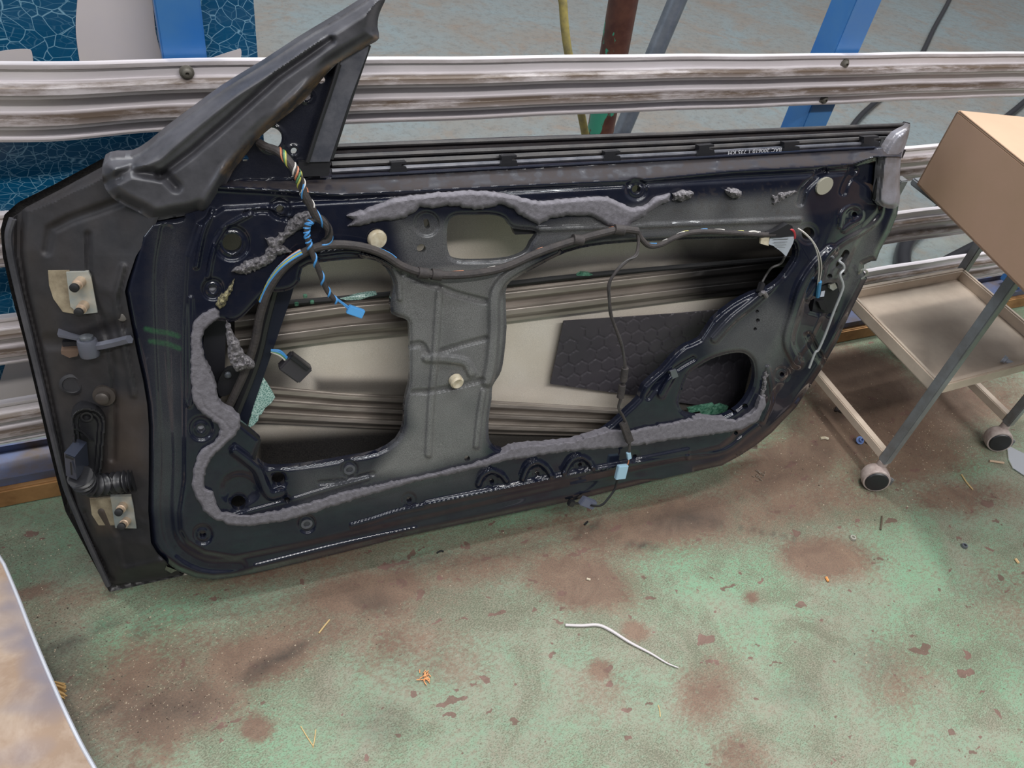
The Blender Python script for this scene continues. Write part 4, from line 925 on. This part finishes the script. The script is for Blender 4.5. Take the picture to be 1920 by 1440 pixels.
tubeD('wire', [(624, 558, .112), (640, 568, .112), (654, 580, .112)], 0, .0012, BLUEW, b_); tubeD('wire', [(626, 556, .112), (643, 568, .112), (657, 578, .112)], 0, .0012, BLUEW, b_)
def tiltbox(name, p0, p1, wid, th, w0, w1, m, parent):
    a = D1(*p0, w0); b = D1(*p1, w1); ax = b-a; L = np.linalg.norm(ax); ax /= L; nz = np.array([0, 0, 1.]); s_ = np.cross(nz, ax); s_ /= np.linalg.norm(s_); nz = np.cross(ax, s_)
    Rm = np.stack([ax, s_, nz], 1); return MB().box((a+b)/2, (L, wid, th), Rm, 0, min(wid, th)*.12).build(name, m, parent)
c1 = tiltbox('blue_connector', (652, 579), (681, 589), .013, .008, .112, .112, BLUEP, b_)
M_ = [(424, 772, .07), (440, 740, .075), (462, 690, .08), (478, 640, .086), (488, 590, .092), (503, 545, .098), (525, 510, .104), (552, 485, .110), (585, 467, .112), (620, 459, .113), (660, 460, .113), (695, 467, .113), (725, 480, .112), (752, 498, .112), (785, 510, .113), (815, 515, .113), (850, 516, .113), (890, 513, .113), (930, 506, .113), (965, 494, .115), (1000, 478, .115), (1040, 463, .113), (1085, 449, .112), (1130, 437, .112), (1165, 430, .113), (1195, 433, .113)]
m_ = loom('main_loom', M_, .0062); m_['label'] = 'main taped wiring loom sweeping across the door openings'
L_ = M_[2:5]
for k_, m in enumerate((ORANGEW, WHITEW, BLUEW, YELLOWW, BLUEW)): spiral(m_, M_, .0062, .0013, m, .12, 2.2+k_*.33, .18, .30)
for i0_, i1_, ms in ((.44, .50, (ORANGEW, WHITEW, BLUEW)), (.53, .58, (WHITEW, ORANGEW)), (.60, .66, (WHITEW, ORANGEW)), (.68, .72, (BLUEW, WHITEW)), (.79, .82, (WHITEW, ORANGEW)), (.85, .88, (WHITEW,)), (.91, .95, (WHITEW, ORANGEW))):
    for k_, m in enumerate(ms): spiral(m_, M_, .0056, .0012, m, .22, 1.+k_*.5, i0_, i1_)
for x, y, w_ in ((793, 512, .113), (818, 515, .113), (1083, 450, .112), (1160, 431, .113)):
    tubeD('tape_wrap', [(x-9, y-1, w_), (x+9, y+1, w_)], 0, .0085, TAPE, m_, n=12, res=1)
N_ = [(1195, 433, .113), (1203, 448, .114), (1218, 461, .114), (1240, 458, .113), (1262, 447, .113), (1290, 437, .112), (1325, 434, .112), (1365, 436, .112), (1400, 438, .112), (1430, 440, .112), (1452, 440, .112)]
n_ = loom('rear_loom', N_, .0045)
for i0_, i1_, m in ((.14, .26, BLUEW), (.3, .36, WHITEW), (.42, .48, WHITEW), (.44, .5, YELLOWW), (.56, .6, BLUEW), (.62, .68, WHITEW), (.74, .78, YELLOWW), (.84, .88, WHITEW)): spiral(n_, N_, .0042, .0011, m, .3, 1.6, i0_, i1_)
K_ = [(1195, 434, .113), (1197, 455, .118), (1192, 478, .124), (1175, 490, .128), (1155, 510, .13), (1142, 532, .13), (1142, 555, .13), (1146, 590, .13), (1156, 620, .13), (1166, 650, .13), (1172, 685, .13), (1170, 715, .13), (1164, 745, .128), (1160, 765, .126), (1168, 780, .122), (1176, 800, .120), (1180, 825, .118), (1180, 850, .118)]
k_ = loom('hanging_loom', K_, .0026); k_['label'] = 'thin dark cable hanging from the loom down past the door bottom'
spiral(k_, K_, .0022, .0014, GREYW, 5, 0, 0, 1)
for a, b in (((1172, 690), (1169, 714)), ((1167, 722), (1163, 745))): tubeD('cable_sleeve', [(*a, .13), (*b, .129)], 0, .0065, TAPE, k_, n=12, res=1)
tiltbox('cable_sleeve', (1168, 792), (1181, 828), .014, .01, .12, .12, TAPE, k_)
tiltbox('pale_connector', (1178, 848), (1180, 860), .008, .006, .118, .118, PALEB, k_)
tubeD('wire', [(1179, 858, .118), (1178, 868, .118), (1172, 878, .118)], 0, .0012, ORANGEW, k_)
tiltbox('pale_connector', (1168, 872), (1162, 897), .022, .009, .118, .118, PALEB, k_)
tubeD('wire', [(1158, 898, .116), (1152, 918, .118), (1140, 935, .12), (1128, 947, .12), (1112, 948, .11), (1095, 944, .09), (1078, 944, .08)], 0, .0022, BLACKW, k_)
tiltbox('end_connector', (1090, 938), (1114, 947), .018, .012, .10, .10, mat('grey_connector', (92, 96, 112), .4), k_)
tiltbox('end_connector', (1066, 942), (1076, 944), .012, .010, .09, .09, BLACKP, k_)
# interior connector on short wires
for q, (m, dy) in enumerate(((BLUEW, -2), (BLUEW, 1), (GREENW, 4), (WHITEW, 7))):
    tubeD('wire', [(508, 657+dy*.4, .06), (525, 660+dy, .062), (538, 672+dy, .06)], 0, .0016, m, m_)
tiltbox('black_connector', (534, 674), (572, 702), .032, .02, .058, .058, mat('black_connector', (58, 56, 60), .35), m_)
tiltbox('connector_latch', (546, 668), (578, 692), .006, .006, .070, .070, BLACKP, m_)
tubeD('wire', [(1400, 436, .112), (1415, 434, .113), (1428, 441, .113)], 0, .0018, WHITEW, n_)
# control module with label
extr('module_body', [(1442, 438), (1456, 432), (1478, 420), (1486, 424), (1488, 440), (1470, 444), (1446, 446)], .116, .012, BLACKP)
pw = extr('module_label', [(1444, 446), (1490, 444), (1487, 456), (1474, 481), (1465, 472), (1450, 461), (1441, 458)], [.112, .112, .108, .10, .102, .108, .11], .0008, PAPER)
extr('module_tag', [(1427, 447), (1443, 443), (1441, 461), (1426, 457)], .113, .004, WHITEP)
for q in range(4): tubeD('label_line', [(1450+q, 449+q*5.2, .1135), (1478-q*2, 448+q*5.5, .1125)], 0, .0004, GREYW, pw, n=4, res=1)
tubeD('wire', [(1479, 429, .114), (1486, 432, .116), (1490, 440, .114), (1489, 447, .110)], 0, .0014, REDW, n_); tubeD('wire', [(1480, 428, .114), (1488, 432, .117), (1491.5, 440, .115), (1491, 447, .110)], 0, .0010, REDW, n_)
for q, (m, o_) in enumerate(((WHITEW, 0), (GREYW, 2.2), (WHITEW, 4.4))):
    tubeD('latch_wire', [(1496, 428, .114), (1508, 436+o_*.3, .122), (1522, 450+o_*.3, .126), (1533-o_*.6, 468, .126), (1539-o_, 488, .12), (1540-o_, 508, .11), (1536-o_*.6, 530, .10), (1534-o_*.3, 545, .092)], 0, .0012, m)
tubeD('latch_wire', [(1537, 528, .101), (1535, 540, .096), (1533, 556, .088)], 0, .0042, mat('blue_sleeve', (64, 130, 176), .4))
tubeD('black_lead', [(1472, 480, .10), (1464, 494, .09), (1447, 502, .085), (1437, 515, .08), (1428, 531, .085)], 0, .0022, GREYW)
tiltbox('lead_plug', (1429, 530), (1423, 549), .010, .009, .088, .098, BLACKP, door)
tubeD('drain_hook', [(1425, 552, .105), (1432, 548, .112), (1437, 556, .108)], 0, .004, CHROME, res=3)
# ================================================================== GLASS FRAGMENTS in the door (loose)
def toW(P): return P@DM + DA
def shard(poly, w, th, m, label, name='glass_fragment'):
    p = np.array(poly, float); P = toW(D(p[:, 0], p[:, 1], np.full(len(p), w)+RNG.normal(0, .001, len(p))))
    o = MB().prism(P, DN*-th).build(name, m, None, False); tag(o, label, 'broken glass', 'broken window glass inside the door'); return o
shard([(490, 702), (502, 720), (510, 733), (516, 745), (508, 756), (497, 765), (490, 777), (470, 783), (477, 745)], .04, .004, SHARD, 'larger crazed green glass piece beside the guide rail in the left opening')
shard([(474, 772), (486, 776), (484, 788), (476, 797), (465, 803), (468, 786)], .04, .004, SHARD, 'small crazed green glass piece under the larger one in the left opening')
shard([(1290, 766), (1310, 762), (1338, 757), (1340, 762), (1316, 770), (1292, 775)], .05, .006, DKGLASS, 'long green glass sliver in the small round rear opening')
shard([(1312, 772), (1335, 764), (1352, 758), (1366, 762), (1362, 772), (1340, 778), (1316, 778)], .045, .006, DKGLASS, 'dark green glass lump behind the sliver in the small rear opening')
shard([(638, 560), (655, 557), (678, 552), (690, 550), (706, 549), (707, 553), (690, 557), (676, 562), (650, 563)], .02, .008, SHARD, 'strip of green glass crumbs on the ledge left of the centre pillar')
shard([(1082, 517), (1092, 511), (1106, 512), (1112, 515), (1104, 518)], .02, .008, DKGLASS, 'small green glass chip on the ledge right of the centre pillar')
for x, y, w_ in ((556, 570, 0), (572, 555, 0), (585, 566, 0)):
    P = toW(D1(x, y, .022)); o = MB().box(P, (.006, .005, .006), None, 0, .001).build('glass_crumb', DKGLASS, None, False); tag(o, 'tiny clear glass crumb on the dark ledge in the left opening', 'glass crumb', 'glass crumbs on the left ledge')
# ================================================================== PIPES, HOSES, CABLES BEHIND
def place_tube(name, pts, r, m, label, cat, group=None, n=16):
    o = MB().tube(pts, r, n).build(name, m); return tag(o, label, cat, group)
def rusty():
    k = NT('rusty_pipe_green_flakes'); c = k.mix(k.ramp(k.noise(24, 6, .7), [(.35, 0.), (.65, 1.)]), s2l((66, 36, 28)), s2l((92, 58, 44)))
    c = k.mix(k.ramp(k.noise(16, 5, .6, vec=k.mapv((1, 1, .5))), [(.565, 0.), (.58, 1.)]), c, s2l((54, 134, 108))); return k.out(c, .45)
a = PY(1197, -160, 1.40); b = PY(1125, 250, 1.40); dv = (b-a)/np.linalg.norm(b-a); top = a-dv*.6; bot = b+dv*(b[2]/-dv[2])
place_tube('rusty_pipe', [top, bot+np.array([0, 0, .001])], .030, rusty(), 'rusty brown pipe with flakes of green paint standing behind the barrier', 'pipe')
a = PY(1270, 0, 1.5); b = PY(1165, 250, 1.5); dv = (b-a)/np.linalg.norm(b-a); top = a-dv*.6; bot = b+dv*(b[2]/-dv[2])
place_tube('galvanised_pipe', [top, bot], .021, mat('galvanised', (104, 112, 122), .4, .5, .1, 30, .15, 24, (134, 140, 148)), 'grey galvanised pipe leaning right of the rusty pipe', 'pipe')
P = [PY(1054, -60, 1.26)+np.array([-.02, .02, .55]), PY(1054, -60, 1.26)+np.array([-.01, .01, .25]), PY(1054, -60, 1.26), PY(1056, 10, 1.25), PY(1060, 60, 1.24), PY(1068, 112, 1.23), PY(1085, 190, 1.22), PY(1098, 255, 1.22)]; dv = P[-1]-P[-2]; P.append(P[-1]+dv*1.0); q = P[-1].copy(); P.append(np.array([q[0]+.03, q[1], q[2]/2])); P.append(np.array([q[0]+.02, q[1]+.01, .009])); P.append(np.array([q[0]-.10, q[1]+.05, .009]))
place_tube('yellow_hose', P, .0075, mat('dirty_yellow', (160, 146, 78), .6, 0, .3, 90, .2, 60, (112, 104, 70)), 'dirty yellow rope hose hanging behind the top rail left of the pipes', 'hose')
CAB = mat('black_cable_rubber', (22, 22, 26), .35)
def ground(pts, r, z=None):
    return [FL(x, y, r if z is None else z) for x, y in pts]
place_tube('black_cable', ground([(1812, -70), (1780, 0), (1752, 52), (1728, 102), (1700, 140), (1665, 172), (1635, 198), (1612, 220), (1595, 245), (1585, 290)], .014), .014, CAB, 'black cable trailing over the grey floor right of the blue post', 'cable')
place_tube('black_hose', ground([(1905, 300), (1840, 335), (1775, 385), (1728, 425), (1700, 455), (1692, 490), (1706, 530), (1750, 560)], .026), .026, CAB, 'thick black hose looping on the floor under the cardboard box', 'hose')
place_tube('black_hose', ground([(1735, 512), (1790, 482), (1850, 452), (1920, 425), (1990, 400)], .02), .020, CAB, 'black hose lying straight behind the trolley leg', 'hose')
place_tube('black_hose', ground([(1880, 225), (1905, 205), (1925, 188), (1960, 160)], .016), .016, CAB, 'short stretch of black hose at the right frame edge above the box', 'hose')
# ================================================================== TROLLEY
al = math.radians(1.0); TF = np.array([1.398, .668]); wx = np.array([math.cos(al), math.sin(al)]); dd = np.array([.095, .995]); dd /= np.linalg.norm(dd); WD, DP = .425, .335
TST = mat('trolley_steel', (134, 138, 142), .36, .1, .1, 60, .2, 20, (108, 106, 104)); TDUST = mat('tray_dusty', (212, 196, 178), .6, 0, .08, 40, .2, 9, (186, 168, 152))
tr = empty('trolley', (TF[0], TF[1], 0)); tag(tr, 'grey steel workshop trolley on castors with a dusty lower tray', 'trolley')
def tl(a, b, z): v = wx*a+dd*b; return np.array([v[0], v[1], z])
RT = np.array([[wx[0], dd[0], 0], [wx[1], dd[1], 0], [0, 0, 1]])
for a, b in ((0, 0), (WD, 0), (0, DP), (WD, DP)):
    MB().box(tl(a, b, .07+.26), (.022, .022, .52), RT, 0, .002).build('leg', TST, tr)
for a in (0, WD): MB().box(tl(a, DP/2, .082), (.020, DP-.02, .022), RT, 0, .002).build('crossbar', TDUST, tr)
zt = .275
t_ = MB().box(tl(WD/2, DP/2, zt), (WD-.02, DP-.02, .003), RT).build('lower_tray', TDUST, tr)
mb = MB()
for a, b, sx, sy in ((WD/2, .006, WD-.02, .014), (WD/2, DP-.006, WD-.02, .014), (.014, DP/2, .012, DP-.02), (WD-.014, DP/2, .012, DP-.02)):
    mb.box(tl(a, b, zt+.014), (sx, sy, .03), RT, 0, .003)
mb.build('tray_rim', TDUST, t_)
MB().box(tl(WD/2+.01, DP/2, .585), (WD-.03, DP-.01, .016), RT, 0, .003).build('top_shelf', TST, tr)
MB().box(tl(WD+.16, .10, .30), (.30, .016, .02), RT, 0, .002).build('side_arm', TST, tr)
CW = mat('castor_cream', (190, 178, 172), .45, col2=(150, 132, 126), var=.2, vscale=60)
for i_, (a, b) in enumerate(((0, 0), (WD, 0), (0, DP), (WD, DP))):
    c = tl(a-.012, b-.012, .029); ax = np.array([-.55, -.83, 0.12]); ax /= np.linalg.norm(ax)
    hd = MB().lathe([(.001, -.021), (.026, -.021), (.030, -.014), (.031, 0), (.030, .010), (.0285, .0135), (.026, .0135)], c, ax, 28).build('castor', CW, tr)
    MB().lathe([(.0245, .012), (.0255, .0145), (.023, .017), (.001, .018)], c, ax, 28).build('wheel', BLACKP, hd)
    MB().lathe([(.011, 0), (.011, .02)], c+np.array([.012, .012, .022]), (0, 0, 1), 12).build('stem', CW, hd)
    MB().box(c+np.array([.03, -.012, -.004]), (.008, .022, .02), rotz(.5), 0, .002).build('brake_tab', TST, hd)
# cardboard box on the top shelf
bl = np.array([1.439, .970]); fl_ = FL(1920, 545, .595)[:2]; yv = (fl_-bl); yv /= np.linalg.norm(yv); xv = np.array([-yv[1], yv[0]]); xv = xv if xv[0] > 0 else -xv
CB = mat('cardboard', (184, 154, 128), .75, 0, .05, 30, .2, 4, (172, 142, 118)); CBD = mat('cardboard_shaded_side', (170, 138, 116), .75, 0, .05, 30, .15, 5, (162, 134, 108))  # walls use a darker copy, their shade put into the colour
cb = empty('cardboard_box', (bl[0], bl[1], .593)); tag(cb, 'brown cardboard box with taped flaps sitting on top of the trolley', 'cardboard box')
LB, WB, HB = .46, .50, .155
Rb = np.array([[xv[0], yv[0], 0], [xv[1], yv[1], 0], [0, 0, 1]])
if np.linalg.det(Rb) < 0: pass
def bb(a, b, z): v = xv*a+yv*b; return np.array([v[0], v[1], z])
mb = MB()
th = .004
mb.box(bb(th/2, LB/2, HB/2), (th, LB, HB), Rb); mb.box(bb(WB-th/2, LB/2, HB/2), (th, LB, HB), Rb); mb.box(bb(WB/2, th/2, HB/2), (WB, th, HB), Rb); mb.box(bb(WB/2, LB-th/2, HB/2), (WB, th, HB), Rb); mb.box(bb(WB/2, LB/2, th/2), (WB, LB, th), Rb)
mb.build('carton_walls', CBD, cb, False)
for a in (WB*.25, WB*.75): MB().box(bb(a, LB/2, HB+.0025), (WB*.5-.0015, LB, .004), Rb, 0, .001).build('flap', CB, cb)
for b in (.02,): MB().box(bb(.045, LB/2, HB+.0055), (.09, LB-.01, .002), Rb, 0, .0006).build('flap', CB, cb)
# bolt on the tray
def bolt(loc, d, L, r, m, label, name='bolt', group=None):
    d = np.array(d, float); d /= np.linalg.norm(d)
    o = MB().lathe([(r*1.9, 0), (r*1.9, r*.5), (r*1.6, r*.6), (r*1.6, r*1.6), (r, r*1.7), (r, L*.8), (r*.6, L)], loc, d, 8).build(name, m); return tag(o, label, 'bolt', group)
q = FL(1880, 672, zt+.0105); bolt(q, (.35, -.8, 0), .034, .005, mat('bright_zinc', (196, 202, 214), .3, .2), 'shiny hex bolt lying on the trolley tray')
# ================================================================== FLOOR LITTER
def onf(x, y, z=.0): return FL(x, y, z)
bolt(onf(1566, 766, .006), (.6, -.7, 0), .026, .004, mat('dark_bolt', (48, 42, 40), .5), 'dark bolt on the floor between door and trolley bar')
bolt(onf(1626, 826, .006), (.4, -.9, 0), .02, .004, mat('dark_bolt2', (56, 48, 44), .5), 'small dark bolt beside the blue plastic clip')
o = MB().lathe([(.009, 0), (.010, .004), (.006, .006), (.0055, .012), (.003, .014), (.0025, .006)], onf(1611, 826, .006), (-.2, -.5, .8), 16).build('plastic_clip', mat('blue_clip', (108, 134, 190), .45)); tag(o, 'pale blue round plastic clip on the floor near the trolley', 'plastic clip')
o = MB().tube([onf(1538, 822, .003), onf(1546, 821, .003), onf(1553, 823, .003)], .0036, 8).build('plastic_scrap', WHITEP); tag(o, 'small white plastic stub on the floor right of the door', 'plastic scrap')
P = [onf(1060, 1172, .003), onf(1090, 1173, .003), onf(1121, 1172, .003), onf(1145, 1182, .003), onf(1180, 1204, .003), onf(1220, 1225, .003), onf(1250, 1243, .003), onf(1272, 1252, .003)]
o = MB().tube(P, [.0026, .0028, .003, .003, .0026, .002, .0014, .001], 8).build('plastic_strip', mat('pale_strip', (186, 180, 180), .55)); tag(o, 'long curved pale plastic strip on the green floor in the middle', 'plastic strip')
for x, y, lb, m in ((1598, 1010, 'small pale ring nut on the green floor, nearer the door', ZINC), (1807, 1025, 'small bluish ring nut on the green floor at the right', STEEL)):
    c = onf(x, y, 0.0); o = MB().lathe([(.0065, 0), (.007, .002), (.006, .006), (.0035, .006), (.0032, .001)], c, (0, 0, 1), 16).build('ring_nut', m); tag(o, lb, 'nut')
def stick(pts, r, m, name, label, cat, group=None):
    o = MB().tube([onf(x, y, r) for x, y in pts], r, 6, res=3).build(name, m); return tag(o, label, cat, group)
STRAW = mat('straw', (186, 160, 112), .7)
stick([(1803, 890), (1812, 904), (1824, 918)], .0018, STRAW, 'straw', 'pale straw on the floor below the front castor', 'straw')
stick([(1653, 907), (1652, 900)], .002, STRAW, 'straw', 'short straw beside the front castor', 'straw') if False else None
stick([(598, 1187), (608, 1174), (618, 1162)], .0015, STRAW, 'straw', 'pale straw on the floor under the door bottom left of centre', 'straw')
stick([(564, 1362), (576, 1382), (588, 1400)], .0009, STRAW, 'straw', 'thin forked straw near the bottom edge, left of centre', 'straw')
stick([(592, 1368), (590, 1385), (587, 1402)], .0009, STRAW, 'straw', 'second thin straw forming a fork near the bottom edge', 'straw')
stick([(1234, 1322), (1237, 1332), (1238, 1344)], .0009, STRAW, 'straw', 'thin straw sliver near the bottom centre right', 'straw')
stick([(1654, 968), (1653, 980), (1651, 993)], .0022, mat('dark_twig', (84, 74, 60), .7), 'twig', 'short dark twig on the green floor below the trolley', 'twig')
stick([(1855, 864), (1868, 866), (1882, 868)], .0028, mat('wood_chip', (176, 152, 128), .7), 'wood_chip', 'flat wood chip beneath the right castor', 'wood chip')
stick([(1096, 984), (1102, 978)], .002, BLACKM, 'cable_tie_scrap', 'tiny black scrap below the hanging connector', 'scrap')
stick([(1100, 1085), (1107, 1087)], .0022, WHITEP, 'plastic_scrap', 'tiny white stub on the brown stain in the middle', 'plastic scrap')
stick([(819, 1037), (826, 1033), (832, 1034)], .0018, BLACKM, 'rubber_scrap', 'small black rubber curl in front of the door bottom', 'scrap')
stick([(1549, 1082), (1553, 1090)], .0028, mat('orange_chip', (206, 140, 80), .7), 'orange_chip', 'small orange chip on the green floor at right', 'chip')
stick([(1904, 1048), (1910, 1056)], .0028, mat('tan_chip', (206, 172, 126), .7), 'tan_chip', 'small tan chip by the right frame edge', 'chip')
# crumbs near blue twisted piece on the left floor, straw clump, orange sawdust
for cx, cy, n_, sp_, m, lb in ((797, 1270, 26, 12, mat('orange_sawdust', (206, 142, 92), .8), 'little heap of orange sawdust on the green floor'), (1425, 892, 22, 12, mat('metal_swarf', (140, 126, 112), .6, .3), 'curl of fine swarf on the floor right of the door bottom')):
    mb = MB()
    for i in range(n_):
        x = cx+RNG.normal(0, sp_*.5); y = cy+RNG.normal(0, sp_*.45); p = FL(x, y, .002+abs(RNG.normal(0, .001))); mb.box(p, (.006, .0012, .0015), rotz(RNG.uniform(0, 3)))
    o = mb.build('sawdust' if 'saw' in lb else 'swarf', m, None, False); tag(o, lb, 'sawdust' if 'saw' in lb else 'swarf', kind='stuff')
CASTERS = [tuple((TF+wx*a+dd*b)) for a, b in ((0, 0), (WD, 0), (0, DP), (WD, DP))]
def grit():
    mb = MB(); v0 = np.array([(1, 0, 0), (-.5, .8, 0), (-.5, -.8, 0), (0, 0, 1.)]); f0 = [(0, 1, 3), (1, 2, 3), (2, 0, 3), (0, 2, 1)]
    L = [(330, 1320, 130, 60, 260), (300, 1200, 140, 90, 160), (480, 1240, 150, 60, 110), (90, 1180, 60, 90, 160), (160, 1340, 60, 90, 130), (60, 1030, 70, 40, 60), (1600, 780, 170, 90, 200), (1750, 830, 130, 50, 200), (1500, 880, 120, 50, 90), (1650, 900, 150, 60, 90), (1200, 1050, 350, 120, 70), (1550, 1150, 280, 150, 60), (800, 1150, 300, 100, 80)]
    for cx, cy, sx, sy, n in L:
        for i in range(n):
            x, y = cx+RNG.normal(0, sx*.6), cy+RNG.normal(0, sy*.6)
            p = FL(x, y, 0); 
            if p[1] > 1.09 or any(np.hypot(p[0]-cx_, p[1]-cy_) < .05 for cx_, cy_ in CASTERS): continue
            s_ = RNG.uniform(.0006, .0016)*(1.5 if RNG.random() < .06 else 1)
            mb.add(v0@rotz(RNG.uniform(0, 6)).T*s_+p, f0, int(RNG.random() < .3))
    o = mb.build('floor_grit', [mat('pale_grit', (196, 180, 158), .8), mat('dark_grit', (70, 62, 56), .8)], None, False); tag(o, 'fine pale and dark grit scattered over the floor', 'grit', kind='stuff')
grit()
# clear plastic offcut at right
P = [FL(x, y, .001) for x, y in ((1887, 836), (1920, 852), (1960, 880), (1950, 905), (1918, 892), (1898, 879), (1890, 862))]
PC = mat('clear_plastic', (206, 214, 214), .15); PC.node_tree.nodes['Principled BSDF'].inputs['Transmission Weight'].default_value = .95
o = MB().prism(P, (0, 0, .003)).build('plastic_offcut', PC, None, False); tag(o, 'clear plastic offcut on the floor beside the right castor', 'plastic offcut')
# ================================================================== SHEET METAL PANEL at lower left, broom
def panel_sheet():
    E = [(-40, 985, .24), (0, 1046, .27), (10, 1065, .275), (33, 1120, .29), (60, 1190, .31), (90, 1262, .325), (120, 1330, .34), (150, 1392, .35), (178, 1442, .36), (215, 1510, .37), (260, 1580, .38)]
    Q, _ = spline([FL(x, y, z) for x, y, z in E], 1., 5)
    V = []; A = []; n = 34
    for i, p in enumerate(Q):
        for k in range(n):
            t = k/(n-1); s_ = t*.75
            V.append((p[0]-s_, p[1]-.04*s_, max(0., p[2]*(1-t**2.2)+.02*math.sin(t*3.1)) if k else p[2]-.004))
    V = np.array(V); m = len(Q); F = [(i*n+k, i*n+k+1, (i+1)*n+k+1, (i+1)*n+k) for i in range(m-1) for k in range(n-1)]
    V2 = V-np.array([.0, 0, .0016]); V2[:, 2] = np.maximum(V2[:, 2], -.0)
    nb = len(V); F2 = [tuple(j+nb for j in f[::-1]) for f in F]; E2 = [(i*n, (i+1)*n, (i+1)*n+nb, i*n+nb) for i in range(m-1)]
    k = NT('bare_dusty_sheet'); n1 = k.noise(7, 6, .7, dist=.5)
    c = k.mix(k.ramp(n1, [(.42, 0.), (.58, 1.)]), s2l((166, 148, 132)), s2l((142, 120, 102)))
    c = k.mix(k.ramp(k.noise(3, 4, .6), [(.56, 0.), (.64, .9)]), c, s2l((118, 112, 120)))
    o = link('sheet_metal_panel', np.vstack([V, V2]), F+F2+E2, k.out(c, .45, .3), None, True, 50); tag(o, 'curved dusty tan sheet metal panel with bright edge at lower left', 'metal panel')
    MB().tube(Q+np.array([0, 0, -.003]), .0022, 6, res=1).build('bright_edge', mat('bright_edge', (196, 198, 206), .3, .4), o)
panel_sheet()
br = empty('straw_broom', tuple(FL(60, 1275, 0))); tag(br, 'straw broom tip poking out from under the sheet metal panel', 'broom')
b0 = FL(60, 1275, 0); mb = MB()
for i in range(46):
    a = FL(70+RNG.uniform(-6, 6), 1272+RNG.uniform(-6, 14), .02)-b0; e_ = FL(112+RNG.uniform(-14, 14), 1296+RNG.uniform(-16, 18), RNG.uniform(.003, .02))-b0
    mb.tube([a, (a+e_)/2+np.array([0, 0, .004]), e_], .0011, 5, res=2)
mb.build('bristles', mat('broom_straw', (176, 140, 88), .7), br)
a = FL(20, 1258, .02)-b0; e_ = FL(74, 1278, .02)-b0; MB().tube([a, e_], .016, 12).build('broom_head', mat('broom_binding', (120, 88, 56), .7), br)
